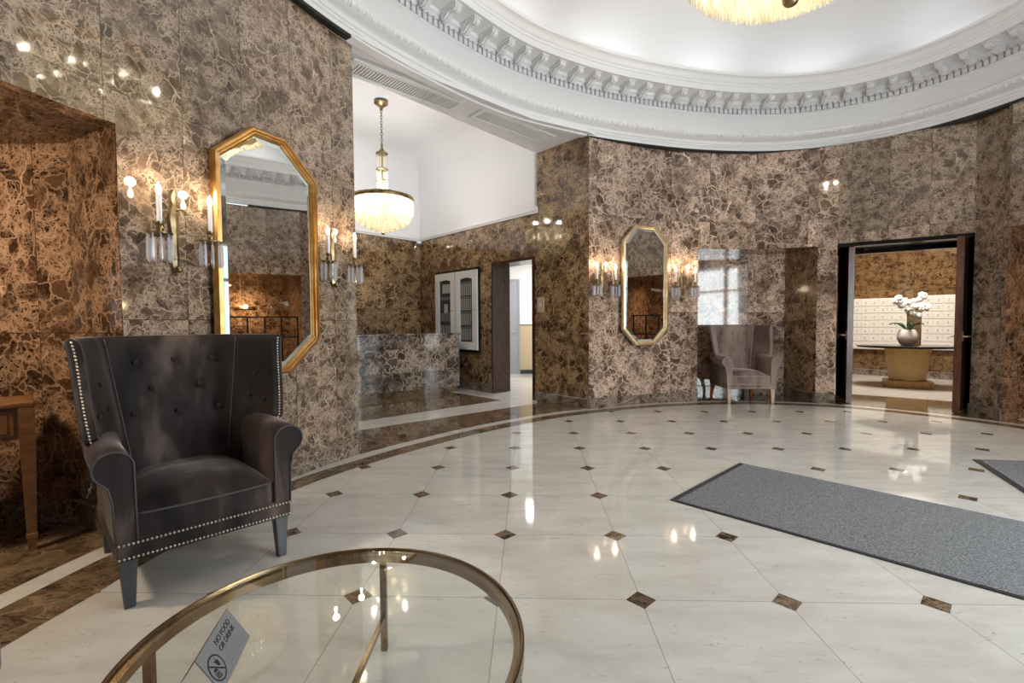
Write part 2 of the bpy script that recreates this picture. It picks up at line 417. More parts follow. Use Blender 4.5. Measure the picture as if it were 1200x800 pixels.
def slab(name, pts, z, mat):
    mb = MB(); mb.face([(*p, z) for p in pts]); return struct(mb.build(name, mat))
def outer(p0, p1, k=.02):   # part of the strip's outer edge between two headings, walking the curve
    i0 = int(np.argmin(np.hypot(*(SC-np.array(p0)).T))); i1 = int(np.argmin(np.hypot(*(SC-np.array(p1)).T)))
    n = len(SC); idx = list(range(i0, i1+1)) if i1 >= i0 else list(range(i0, n))+list(range(0, i1+1))
    return [tuple(SC[i]+SN[i]*k) for i in idx]
# reception inlays
slab('floor_inlay', [(.42, 7.86), (.40, 7.565), (-1.866, 5.73), (-2.05, 5.58), (-1.24, 4.99)]+outer((-1.22, 5.05), (1.10, 7.06)), .0009, M['marble_band'])
slab('floor_inlay', [(-2.30, 5.72), (-1.60, 4.80), (-1.50, 4.66), (-1.24, 4.985), (-2.06, 5.575)], .0010, M['marble_band'])
slab('floor_inlay', [(-2.40, 5.905), (-.19, 7.90), (-.963, 8.68), (-1.25, 8.95), (-3.2, 7.6)], .0010, M['marble_band'])
# recess, corridor and portal floors in brown marble
slab('floor_niche', outer((2.95, 7.66), (4.90, 7.38))+[(4.85, 7.50), (4.80, 8.6), (2.9, 8.6)], .0009, M['marble_band'])
slab('floor_portal', outer((5.0, 7.32), (6.40, 5.75))+[(7.3, 7.30), (5.80, 8.46)], .0010, M['marble_band'])
slab('floor_corridor', [(-6.5, 3.4), (-6.5, .6)]+outer((-2.3, 1.0), (-2.19, 3.36)), .0009, M['marble_band'])
slab('floor_landing', [(9.5, 6.2), (6.4, 6.0), (6.45, 4.0), (9.5, 3.6)], .0009, M['marble_band'])

# ------------------------------------------------------------------ walls
def wallstrip(name, pts, z0, z1, mat, u0=0.0):
    mb = MB(); u = u0
    for a, b in zip(pts[:-1], pts[1:]):
        L = math.hypot(b[0]-a[0], b[1]-a[1])
        mb.face([(*a, z0), (*b, z0), (*b, z1), (*a, z1)], [(u, z0), (u+L, z0), (u+L, z1), (u, z1)]); u += L
    return struct(mb.build(name, mat))
def base(name, pts, mat, h=.15, t=.028):
    mb = MB(); P = [np.array(p, float) for p in pts]; n = len(P); O = []
    for i in range(n):
        T = P[min(i+1, n-1)]-P[max(i-1, 0)]; T /= np.hypot(*T); O.append(P[i]+np.array([T[1], -T[0]])*t)
    u = 0
    for i in range(n-1):
        L = float(np.hypot(*(P[i+1]-P[i])))
        mb.face([(*O[i], 0), (*O[i+1], 0), (*O[i+1], h-.012), (*O[i], h-.012)], [(u, 0), (u+L, 0), (u+L, h), (u, h)])
        q0 = O[i]*.6+P[i]*.4; q1 = O[i+1]*.6+P[i+1]*.4
        mb.face([(*O[i], h-.012), (*O[i+1], h-.012), (*q1, h), (*q0, h)], [(u, 0), (u+L, 0), (u+L, .02), (u, .02)])
        mb.face([(*q0, h), (*q1, h), (*P[i+1], h), (*P[i], h)], [(u, 0), (u+L, 0), (u+L, .02), (u, .02)]); u += L
    for i in (0, n-1): mb.face([(*P[i], 0), (*O[i], 0), (*O[i], h-.012), (*P[i], h)])
    return struct(mb.build(name, mat))
ZW, ZL = 4.004, 2.47
def sp(pts, n): return [tuple(map(float, p)) for p in spline(pts, False, n)]
pier = sp([(-2.30, 2.81), (-2.13, 3.30), (-1.95, 3.80), (-1.765, 4.24), (-1.545, 4.735)], 22)
wallstrip('wall_left', pier, 0, ZW, M['marble'], .06)
base('baseboard_left', pier, M['marble_base'])
overc = sp([ell(142), (-2.46, 1.9), (-2.42, 2.36), (-2.30, 2.81)], 12)
wallstrip('wall_left_lintel', overc, ZL, ZW, M['marble'], .25)
# reveal and corridor on the left
cb = (-2.86, 3.10)
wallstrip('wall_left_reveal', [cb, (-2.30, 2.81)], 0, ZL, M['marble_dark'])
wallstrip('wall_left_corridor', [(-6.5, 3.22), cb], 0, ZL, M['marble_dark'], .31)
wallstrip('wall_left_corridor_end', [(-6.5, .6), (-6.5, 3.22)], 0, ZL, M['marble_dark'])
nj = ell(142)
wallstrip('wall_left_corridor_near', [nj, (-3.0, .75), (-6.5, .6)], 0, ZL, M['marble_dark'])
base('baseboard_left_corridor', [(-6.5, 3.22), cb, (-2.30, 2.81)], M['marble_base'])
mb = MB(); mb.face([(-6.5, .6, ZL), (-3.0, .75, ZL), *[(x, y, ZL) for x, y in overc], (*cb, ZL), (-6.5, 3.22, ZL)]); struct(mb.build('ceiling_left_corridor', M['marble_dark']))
# alcove: side return, rear walls
wallstrip('wall_alcove_left', [(-1.545, 4.735), (-2.20, 5.52), (-4.10, 8.35)], 0, ZW,  M['marble_warmlit'])
CR = (1.143, 7.058); AD = np.array([-.671, .742])
def ar(s, off=0.0): p = np.array(CR)+AD*s+np.array([-.742, -.671])*off; return (float(p[0]), float(p[1]))
# doorway on the right-hand alcove wall runs s = 1.13 .. 2.24
sF, sD0, sD1, sC = 1.075, 1.13, 2.235, 4.72
AC = ar(sC); AB = (-4.10, 8.35); ZM = 3.13
wallstrip('wall_column_return', [ar(sD0), ar(sF), CR], 0, 4.06, M['marble_warmlit'], .2)
wallstrip('wall_alcove_right', [AC, ar(sD1)], 0, ZM, M['marble_warmlit'], .1)
wallstrip('wall_alcove_lintel', [ar(sD1), ar(sF)], 2.39, ZM, M['marble_warmlit'], .4)
wallstrip('wall_alcove_back', [AB, AC], 0, ZM, M['marble_warmlit'], .55)
base('baseboard_alcove', [AC, ar(sD1)], M['marble_base']); base('baseboard_column', [ar(sD0-.02), CR], M['marble_base'])
# thin crown above the marble of the alcove
mb = MB()
for a, b in ((ar(sF), AC), (AC, AB)):
    d = np.array(b)-np.array(a); L = np.hypot(*d); d /= L
    m = frame_at((*a, ZM), (*d, 0), (0, 0, 1))
    s_ = 1 if a != AC else 1
    mb.box((-.02, .0, -.045), (L+.02, .035, -.012), m); mb.box((-.02, .0, -.012), (L+.02, .055, .02), m); mb.box((-.02, 0, .02), (L+.02, .02, .06), m)
struct(mb.build('trim_3', M['plaster']))
# coved plaster above it
mb = MB(); rr = .50; path = [ar(sF), AC, AB, (-2.20, 5.52)]; rings = []
cen = np.array([-1.3, 6.9])
for k in range(13):
    if k == 0: zz, f = ZM, 0.0
    else:
        a = (k-1)/11*PI/2; zz = 4.86-rr+rr*sin(a); f = rr*(1-cos(a))
    row = []
    P = [np.array(p) for p in path]
    nrm = []
    for a_, b_ in zip(P[:-1], P[1:]):
        d = b_-a_; d /= np.hypot(*d); nv = np.array([d[1], -d[0]])
        if nv@(cen-a_) < 0: nv = -nv
        nrm.append((a_, d, nv))
    def isect(q1, q2):
        A = np.array([q1[1], -q2[1]]).T; s = np.linalg.solve(A, (q2[0]+q2[2]*f)-(q1[0]+q1[2]*f)); return q1[0]+q1[2]*f+q1[1]*s[0]
    row = [P[0]+nrm[0][2]*f, isect(nrm[0], nrm[1]), isect(nrm[1], nrm[2]), P[3]+nrm[2][2]*f]
    rings.append([(*p, zz) for p in row])
mb.loft(rings, closed=False)
struct(mb.build('wall_alcove_cove', M['plaster'], smooth='auto'))
mb = MB(); mb.face([(-4.6, 5.9, 4.86), (-2.32, 4.68, 4.86), (.46, 7.70, 4.86), (.9, 8.6, 4.86), (-2.0, 11, 4.86), (-5.5, 9, 4.86)]); struct(mb.build('ceiling_alcove', M['plaster']))
# flat soffit between cornice and alcove ceiling
so = [(-2.35, 4.70), (.51, 7.955), (.85, 7.60), (1.25, 7.12), (1.12, 7.0), (.3, 6.55), (-.9, 5.45), (-1.75, 4.3)]
mb = MB(); mb.prism(so, 4.052, 4.10); mb.face([(-2.35, 4.70, 4.052), (.425, 7.86, 4.052), (.425, 7.86, 4.90), (-2.35, 4.70, 4.90)]); struct(mb.build('ceiling_soffit', M['plaster']))
# column front, niche, portal, right wall
colm = sp([CR, (1.88, 7.40), (2.50, 7.63), (3.02, 7.72)], 16)
wallstrip('wall_column', colm, 0, ZW, M['marble_dense'], 0)
base('baseboard_column_front', colm, M['marble_base'])
lint = sp([(3.02, 7.72), (3.64, 7.79), (4.2, 7.76), (4.85, 7.56)], 14)
wallstrip('wall_niche_lintel', lint, ZL, ZW, M['marble_dense'], 2.1)
nb0, nb1 = (2.98, 8.52), (4.80, 8.36)
wallstrip('wall_niche_back', [nb0, nb1], 0, ZL, M['marble_dense'], .33)
wallstrip('wall_niche_left', [(3.02, 7.72), nb0], 0, ZL, M['marble_dark'])
wallstrip('wall_niche_right', [nb1, (4.85, 7.56)], 0, ZL, M['marble_warmlit'])
base('baseboard_niche', [nb0, nb1, (4.85, 7.56)], M['marble_base'])
mb = MB(); mb.face([(*p, ZL) for p in lint]+[(*nb1, ZL), (*nb0, ZL)]); struct(mb.build('ceiling_niche', M['marble_dark']))
post = [(4.85, 7.56), (4.96, 7.49), (5.065, 7.42)]
wallstrip('wall_post', post, 0, ZW, M['marble_dense'], .1); base('baseboard_post', post, M['marble_base'])
DR = (6.345, 6.545)
dl = sp([(5.065, 7.42), (5.60, 7.08), (6.06, 6.74), DR], 10)
wallstrip('wall_portal_lintel', dl, 2.49, ZW, M['marble'], .3)
NJ = (6.30, 6.06)
rw = sp([DR, (6.345, 6.30), NJ], 5)
wallstrip('wall_right', rw, 0, ZW, M['marble'], .05); base('baseboard_right', rw, M['marble_base'])
rl = sp([NJ, (6.40, 5.5), (6.46, 4.9), ell(-45)], 12)
wallstrip('wall_right_lintel', rl, ZL, ZW, M['marble'], .2)
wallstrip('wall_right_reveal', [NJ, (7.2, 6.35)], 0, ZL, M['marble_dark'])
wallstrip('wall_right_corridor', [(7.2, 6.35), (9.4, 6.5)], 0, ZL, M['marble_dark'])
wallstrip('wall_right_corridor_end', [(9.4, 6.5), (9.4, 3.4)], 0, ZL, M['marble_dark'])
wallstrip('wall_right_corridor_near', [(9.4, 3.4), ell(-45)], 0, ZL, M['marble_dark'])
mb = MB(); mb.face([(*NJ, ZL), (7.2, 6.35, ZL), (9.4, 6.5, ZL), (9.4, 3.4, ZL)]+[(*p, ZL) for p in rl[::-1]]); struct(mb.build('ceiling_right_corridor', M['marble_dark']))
# rear walls with the street entrance between -66 and -114 degrees
wallstrip('wall_rear', [ell(d) for d in range(-45, -67, -3)], 0, ZW, M['marble'])
wallstrip('wall_rear', [ell(d) for d in range(-114, -219, -4)], 0, ZW, M['marble'])
e0, e1 = ell(-66), ell(-114)
def lerp(a, b, t): return (a[0]+(b[0]-a[0])*t, a[1]+(b[1]-a[1])*t)
wallstrip('wall_entrance_lintel', [e0, e1], 3.0, ZW, M['marble'])

# ------------------------------------------------------------------ cornice and dome
prof = [(-.10, 4.035), (0, 4.03), (.012, 4.03), (.014, 4.085), (.028, 4.09), (.032, 4.115), (.046, 4.12), (.048, 4.16), (.07, 4.175), (.115, 4.185), (.16, 4.225), (.172, 4.262), (.14, 4.275), (.125, 4.285),
        (.10, 4.50), (.115, 4.52), (.14, 4.535), (.142, 4.56), (.105, 4.565), (.105, 4.655), (.145, 4.66), (.15, 4.69), (.17, 4.70), (.18, 4.738), (.46, 4.742), (.47, 4.735), (.472, 4.815), (.484, 4.82),
        (.49, 4.845), (.50, 4.85), (.515, 4.87), (.525, 4.90), (.55, 4.92), (.575, 4.93), (.585, 4.965), (.53, 4.975), (.50, 4.92), (.20, 4.89), (.18, 5.02)]
mb = MB(); mb.loft([[(*(CC[i]+CN[i]*d), z) for i in range(len(CC))] for d, z in prof], True, (False, False))
struct(mb.build('trim_4', M['plaster'], smooth='auto'))
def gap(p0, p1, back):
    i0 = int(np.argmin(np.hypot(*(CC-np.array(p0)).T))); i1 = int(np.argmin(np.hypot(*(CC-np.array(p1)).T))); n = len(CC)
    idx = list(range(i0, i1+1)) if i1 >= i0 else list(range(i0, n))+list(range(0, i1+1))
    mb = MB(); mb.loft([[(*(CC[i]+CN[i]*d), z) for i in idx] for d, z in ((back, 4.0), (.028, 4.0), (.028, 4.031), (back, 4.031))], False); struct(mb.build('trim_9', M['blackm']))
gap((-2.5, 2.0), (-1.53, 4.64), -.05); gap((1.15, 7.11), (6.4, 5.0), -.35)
per = np.hypot(*np.diff(np.r_[CC, CC[:1]], axis=0).T); cum = np.r_[0, np.cumsum(per)]; PER = cum[-1]
def along(s, d):
    s %= PER; i = int(np.searchsorted(cum, s, 'right')-1) % len(CC); t = (s-cum[i])/per[i]; k = (i+1) % len(CC)
    p = CC[i]*(1-t)+CC[k]*t; n = CN[i]*(1-t)+CN[k]*t; n /= np.hypot(*n)
    p = p+n*d; return frame_at((float(p[0]), float(p[1]), 0), (float(n[1])*-1, float(n[0]), 0), (0, 0, 1)), n
# dentil row: blocks with a bead row above
mb = MB(); n = int(PER/.078)
for k in range(n):
    m, nv = along(k*PER/n, .105); m2 = Matrix(m)
    # local y of frame: outwards/inwards
    sgn = 1 if Vector((m[0][1], m[1][1])).dot(Vector((float(nv[0]), float(nv[1])))) > 0 else -1
    y0, y1 = (0, .038) if sgn > 0 else (-.038, 0)
    mb.box((-.025, y0, 4.566), (.025, y1, 4.630), m)
    y0, y1 = (0, .05) if sgn > 0 else (-.05, 0)
    mb.box((-.032, y0, 4.634), (.014, y1, 4.657), m)
struct(mb.build('trim_5', M['plaster']))
# egg and dart row
mb = MB(); n = int(PER/.088)
for k in range(n):
    m, nv = along(k*PER/n, .140); P = m.translation
    z = 4.226
    t = Vector((m[0][0], m[1][0], 0)); w = Vector((float(nv[0]), float(nv[1]), 0)); up = (Vector((0, 0, 1))-w*1.2).normalized()
    w2 = (w+Vector((0, 0, -.8))).normalized(); up = Vector((0, 0, 1)); up = (up-w2*up.dot(w2)).normalized()
    c = Vector((P.x, P.y, z))
    rings = []
    for a, q in ((0, 1), (.55, .85), (1.1, .4), (1.45, .08)):
        rings.append([c+w2*(.026*sin(a))+(t*.027*cos(b)+up*.036*sin(b))*q for b in [2*PI*j/6 for j in range(6)]])
    mb.loft(rings, True, (False, True))
    c2 = c+t*.044; rings = [[c2+(t*.007*x+up*.034*y) for x, y in ((-1, 0), (0, -1), (1, 0), (0, 1))], [c2+w2*.02+(t*.002*x+up*.02*y) for x, y in ((-1, 0), (0, -1), (1, 0), (0, 1))]]
    mb.loft(rings, True, (False, True))
struct(mb.build('trim_6', M['plaster'], smooth='auto'))
# scrolled modillion brackets under the corona
mb = MB(); n = int(PER/.305)
pr = [(0, 4.740), (.225, 4.740), (.235, 4.715), (.23, 4.688), (.205, 4.668), (.175, 4.670), (.15, 4.684), (.11, 4.676), (.075, 4.645), (.04, 4.630), (0, 4.634)]
for k in range(n):
    m, nv = along(k*PER/n+.11, .18)
    sgn = 1 if Vector((m[0][1], m[1][1])).dot(Vector((float(nv[0]), float(nv[1])))) > 0 else -1
    for w, g in ((.044, 0), (.020, .014)):
        A = [m @ Vector((-w, sgn*(y+g*.6 if y > 0 else 0), z-g*(1 if z < 4.73 else 0))) for y, z in pr]; B = [m @ Vector((w, sgn*(y+g*.6 if y > 0 else 0), z-g*(1 if z < 4.73 else 0))) for y, z in pr]
        mb.loft([A, B])
    mb.box((-.056, 0 if sgn > 0 else -.245, 4.724), (.056, .245 if sgn > 0 else 0, 4.741), m)
struct(mb.build('trim_7', M['plaster']))
# dome
DC = np.array([2.2, 3.6]); rings = []
E0 = CC+CN*.18
for k in range(17):
    a = k/16*PI/2*.97; f = cos(a)
    rings.append([(*(DC+(p-DC)*f), 5.02+1.15*sin(a)) for p in E0])
mb = MB(); mb.loft(rings, True, (False, True)); struct(mb.build('ceiling', M['plaster'], smooth=True))
# cove lamps hidden behind the cornice lip
tl = None; k = 0; s = .4
while s < PER-.9:
    mb = MB(); pts = []
    for j in range(7):
        m, nv = along(s+j*.15, .36); pts.append((m.translation.x, m.translation.y, 4.935))
    mb.tube(pts, .018, 6); o = mb.build('cove_lamp', M['cove'], smooth=True)
    o['kind'] = 'structure'
    s += 1.75; k += 1

# ------------------------------------------------------------------ street entrance behind the camera
mb = MB(); d = np.array(e1)-np.array(e0); L = float(np.hypot(*d)); m = frame_at((*e0, 0), (d[0]/L, d[1]/L, 0), (0, 0, 1))
for x in (0, .18*L, .5*L, .82*L, L): mb.box((x-.04, -.05, 0), (x+.04, .05, 3.0), m)
for z in (.0, 2.2, 2.95): mb.box((0, -.05, z), (L, .05, z+.07), m)
wf = struct(mb.build('window_1', M['chrome']))
mb = MB(); mb.box((.04, -.006, .07), (L-.04, .006, 2.95), m); o = mb.build('window_1_pane', M['pane']); struct(o)
mb = MB(); mb.face([(*lerp(e0, e1, -3), -.02), (*lerp(e0, e1, 4), -.02), (14, -14, -.02), (22, -6, -.02)]); struct(mb.build('ground_outside', M['outside']))

# ------------------------------------------------------------------ hallway behind the alcove doorway
def dw(s, back, z): p = np.array(CR)+AD*s+np.array([.742, .671])*back; return (float(p[0]), float(p[1]), z)
def dbox(mb, s0, s1, b0, b1, z0, z1):
    V = [dw(s0, b0, z0), dw(s1, b0, z0), dw(s1, b1, z0), dw(s0, b1, z0), dw(s0, b0, z1), dw(s1, b0, z1), dw(s1, b1, z1), dw(s0, b1, z1)]
    for q in ((0,3,2,1),(4,5,6,7),(0,1,5,4),(1,2,6,5),(2,3,7,6),(3,0,4,7)): mb.face([V[i] for i in q])
mb = MB(); dbox(mb, sD1-.035, sD1+.0, -.02, .40, 0, 2.39); dbox(mb, sD0, sD0+.05, -.02, .40, 0, 2.39); dbox(mb, sD0, sD1, -.02, .40, 2.34, 2.39)
struct(mb.build('door_frame_hall', M['mahog'], bevel=.004))
hw = [(-.55, 9.6), (-.55, 12.0), (3.6, 12.0), (3.6, 9.0), (1.35, 8.55)]
wallstrip('wall_hall', [(-.55, 9.25), (-.55, 12.0)], 0, 3.0, M['wallwhite'])
wallstrip('wall_hall_back', [(-.55, 12.0), (3.6, 12.0)], 1.25, 3.0, M['wallwhite'])
wallstrip('wall_hall_wainscot', [(.20, 12.0), (3.6, 12.0)], .10, 1.25, M['beige'])
mb = MB(); mb.box((.20, 11.975, 0), (3.6, 12.02, .10)); struct(mb.build('baseboard_hall', M['dgrey']))
mb = MB(); mb.box((.20, 11.97, 1.25), (3.6, 12.02, 1.30)); struct(mb.build('trim_8', M['wallwhite']))
wallstrip('wall_hall_right', [(3.6, 12.0), (3.6, 9.0), (1.0, 7.95)], 0, 3.0, M['wallwhite'])
mb = MB(); mb.face([(-.9, 9.5, 2.99), (.55, 8.0, 2.99), (3.7, 9.0, 2.99), (3.7, 12.2, 2.99), (-.9, 12.2, 2.99)]); struct(mb.build('ceiling_hall', M['wallwhite']))
mb = MB(); mb.box((-.62, 11.95, 0), (.155, 11.99, 2.33)); d3 = struct(mb.build('door_3', M['greydoor'], bevel=.004))
mb = MB(); mb.box((.155, 11.93, 0), (.20, 12.01, 2.38)); mb.box((-.62, 11.93, 2.33), (.155, 12.01, 2.38)); struct(mb.build('door_3_frame', M['greydoor']))
mb = MB(); mb.tube([(.10, 11.95, 1.07), (.10, 11.90, 1.07), (.0, 11.90, 1.07)], .011); mb.build('door_handle', M['chrome'], d3, smooth=True)
mb = MB(); mb.lathe([(.17, 2.96), (.17, 2.985)], 24, (.5, 10.6, 0)); tag(mb.build('ceiling_lamp', M['hallpanel']), 'round ceiling lamp in the hallway behind the reception doorway', 'lamp')

# ------------------------------------------------------------------ mail room
mb_, md = np.array([8.265, 11.48]), np.array([.724, -.69])
def mr(u, off=0.0): p = mb_+md*u+np.array([-.69, -.724])*off; return (float(p[0]), float(p[1]))
wallstrip('wall_mail_back', [mr(-2.2), mr(4.0)], 0, 3.8, M['marble_mail'])
wallstrip('wall_mail_left', [(5.6, 8.2), (5.75, 8.6), mr(-2.2)], 0, 3.8, M['marble_mail'])
wallstrip('wall_mail_right', [mr(4.0), (7.45, 6.9), (6.95, 6.75)], 0, 3.8, M['marble_mail'])
mb = MB(); mb.face([(5.5, 8.0, 3.78), (6.9, 6.9, 3.78), (*mr(4.2), 3.78), (*mr(-2.4), 3.78)]); struct(mb.build('ceiling_mail', M['plaster']))
base('baseboard_mail', [mr(-2.2), mr(4.0)], M['marble_base'])
mb = MB(); mb.box((6.9, 8.6, 3.72), (7.9, 9.6, 3.77)); tag(mb.build('ceiling_lamp', M['panel']), 'square ceiling lamp in the mail room above the pedestal table', 'lamp')
# portal lining: jambs and header of dark wood, hinged leaves standing open
PD = np.array([.564, .826]); PX = np.array([.826, -.564])
def po(a, b, z): p = np.array([5.065, 7.42])+PX*a+PD*b; return (float(p[0]), float(p[1]), z)
PWID = 1.55
def pbox(mb, a0, a1, b0, b1, z0, z1):
    V = [po(a0, b0, z0), po(a1, b0, z0), po(a1, b1, z0), po(a0, b1, z0), po(a0, b0, z1), po(a1, b0, z1), po(a1, b1, z1), po(a0, b1, z1)]
    for q in ((0,3,2,1),(4,5,6,7),(0,1,5,4),(1,2,6,5),(2,3,7,6),(3,0,4,7)): mb.face([V[i] for i in q])
mb = MB(); pbox(mb, -.06, .0, .02, .80, 0, 2.52); pbox(mb, PWID, PWID+.06, .02, .80, 0, 2.52)
pbox(mb, .0, PWID, .07, .80, 2.44, 2.52); pbox(mb, 0, PWID, .66, .80, 2.38, 2.44)
struct(mb.build('door_frame_portal', M['black'], bevel=.004))
def leaf(name, hinge, lead, flip):
    h = np.array(hinge); l = np.array(lead); d = l-h; Ld = float(np.hypot(*d)); d /= Ld
    m = frame_at((*hinge, 0), (d[0], d[1], 0), (0, 0, 1))
    root = MB(); th = .035
    root.box((0, -th, .012), (Ld-.01, th, 2.435), m); o = struct(root.build(name, M['mahog'], bevel=.003))
    e = MB(); e.box((Ld-.01, -th-.004, .012), (Ld+.012, th+.004, 2.435), m); e.build('lead_edge', M['mahog_red'], o)
    p = MB()
    for s_ in (-1, 1):
        for z0, z1 in ((.16, .98), (1.10, 2.30)):
            a, b = (th, th+.010) if s_ > 0 else (-th-.010, -th)
            for bx in ((.10, .13, z0, z1), (Ld-.13, Ld-.10, z0, z1), (.10, Ld-.10, z0, z0+.03), (.10, Ld-.10, z1-.03, z1)):
                p.box((bx[0], a, bx[2]), (bx[1], b, bx[3]), m)
    p.build('panel_moulding', M['black'], o)
    k = MB()
    for s_ in (-1, 1):
        k.tube([m @ Vector((Ld-.06, s_*th, 1.07)), m @ Vector((Ld-.06, s_*(th+.05), 1.07)), m @ Vector((Ld-.20, s_*(th+.055), 1.07))], .011, 8)
        k.box((Ld-.085, min(s_*th, s_*(th+.006)), 1.0), (Ld-.035, max(s_*th, s_*(th+.006)), 1.14), m)
    k.build('door_handle', M['palegold'], o, smooth='auto')
    w = MB(); w.box((.0, -th-.008, .012), (Ld, th+.008, .04), m); w.build('door_sweep', M['palegold'], o)
    hg = MB()
    for z in (.3, 1.25, 2.1): hg.lathe([(.012, z), (.012, z+.1)], 8, (float(h[0]), float(h[1]), 0))
    hg.build('hinge', M['chrome'], o)
    return o
leaf('door_1', po(.045, .74, 0)[:2], (5.275, 7.40), 1)
leaf('door_2', (6.80, 7.02), (6.125, 6.51), -1)

# mail box banks
mbox = None; lockm = None
def bank(name, label, u0, ncol, nrow, z0, z1, cw):
    global mbox
    p = mr(u0, .0); t = thing(name, label, 'mailboxes', (*p, 0), math.atan2(md[1], md[0]), 'mailbox banks')
    b = MB(); w = ncol*cw; b.box((-.02, -.10, z0-.02), (w+.02, -.001, z1+.02)); b.build('cabinet', M['mailbox'], t, bevel=.004)
    rh = (z1-z0)/nrow
    for i in range(ncol):
        for j in range(nrow):
            if mbox is None:
                q = MB(); q.box((.006, -.012, .006), (cw-.006, .0, rh-.006)); dd = q.build('door', M['mailbox'], t, bevel=.004)
                q = MB(); q.lathe([(.009, 0), (.009, .008), (.004, .009)], 10); lk = q.build('lock', M['chrome'], dd); lk.rotation_euler = (PI/2, 0, 0); lk.location = (cw*.5, -.012, rh*.55); mbox = dd
                q = MB(); q.box((cw*.36, -.0135, rh*.30), (cw*.64, -.012, rh*.38)); q.build('name_slot', M['beige'], dd)
            else: dd = copy_tree(mbox, t)
            dd.location = (i*cw, -.102, z0+j*rh)
    return t
bank('mailbox_bank', 'wide bank of pale mailboxes left of the orchid on the mail room wall', -.165, 7, 7, .64, 1.79, .163)
bank('mailbox_bank', 'narrower bank of pale mailboxes right of the orchid in the mail room', 1.27, 5, 7, .66, 1.82, .168)

# pedestal table and orchid
t = thing('pedestal_table', 'black topped table on a tapered honey wood pedestal in the mail room', 'table', (7.73, 9.25, 0), -.5)
def oval(a, b, z, n=40): return [(a*cos(2*PI*k/n), b*sin(2*PI*k/n), z) for k in range(n)]
mb = MB(); mb.loft([oval(.80, .60, .765), oval(.815, .615, .775), oval(.815, .615, .795), oval(.80, .60, .803)]); mb.build('tabletop', M['black'], t, smooth='auto')
mb = MB(); mb.loft([oval(.285, .235, .13), oval(.365, .30, .765)]); mb.build('pedestal', M['ash'], t, smooth='auto')
mb = MB(); mb.loft([[(x*.36, y*.29, z) for x, y in ((-1,-.72),(-.8,-1),(.8,-1),(1,-.72),(1,.72),(.8,1),(-.8,1),(-1,.72))] for z in (0, .13)]); mb.build('plinth', M['ash'], t, bevel=.008)
t = thing('potted_orchid', 'white orchid in a round white pot on the black topped table', 'plant', (7.70, 9.23, .803))
mb = MB(); mb.lathe([(.085, 0), (.125, .04), (.16, .12), (.165, .19), (.145, .27), (.125, .315), (.115, .31), (.12, .28), (.02, .275)], 28); mb.build('pot', M['pot'], t, smooth='auto')
mb = MB()
for a, ln, tw in ((.3, .3, .2), (1.7, .26, .1), (2.9, .30, .3), (4.2, .27, .15), (5.2, .24, .3)):
    rings = []
    for i in range(8):
        s = i/7; r = .02+ln*s; z = .28+.20*sin(s*2.0)-.06*s; w = .045*sin(PI*min(.98, s*.9+.08)); c = Vector((r*cos(a), r*sin(a), z)); q = Vector((-sin(a), cos(a), 0))
        rings.append([c-q*w+Vector((0, 0, .012)), c, c+q*w+Vector((0, 0, .012)), c+Vector((0, 0, -.006))])
    mb.loft(rings)
mb.build('leaves', M['leaf'], t, smooth=True)
stems = []
for a, hgt, reach in ((.2, .98, .16), (3.4, .92, .20), (1.2, .80, .10), (5.4, .70, .22)):
    pts = []
    for i in range(12):
        s = i/11; r = .02+reach*s**2*1.25; z = .26+hgt*(1.25*s-.45*s**3)*.86; pts.append(Vector((r*cos(a)+.02, r*sin(a)*.6, z)))
    mb = MB(); mb.tube(pts, .005, 6); mb.build('flower_stem', M['stem'], t, smooth=True); stems.append(pts)
q = MB()
for j in range(5):
    a = 2*PI*j/5+PI/2; L_ = .062 if j else .055; W = .036
    c = Vector((cos(a), 0, sin(a))); sd = Vector((-sin(a), 0, cos(a)))
    rr_ = []
    for s, w in ((.05, .25), (.4, .95), (.75, .9), (1, .2)):
        p = c*(L_*s)+Vector((0, .018*s*s-.004, 0)); rr_.append([p-sd*W*w, p+Vector((0, -.004, 0)), p+sd*W*w, p+Vector((0, .003, 0))])
    q.loft(rr_)
q.ball((0, -.012, -.008), .014, 8, 6, (1, 1.3, .8))
fl0 = q.build('flower', M['petal'], t, smooth=True); first = True
rnd = random.Random(4)
for pts in stems:
    for i in (6, 7, 8, 9, 10, 11, 11):
        f = fl0 if first else fl0.copy()
        if not first: C.objects.link(f); f.parent = t
        first = False
        f.location = pts[i]+Vector((rnd.uniform(-.07, .07), rnd.uniform(-.06, .03), rnd.uniform(-.04, .05))); f.rotation_euler = (rnd.uniform(-.4, .3), rnd.uniform(-.5, .5), -.65+rnd.uniform(-.9, .9)); f.scale = (1.1,)*3

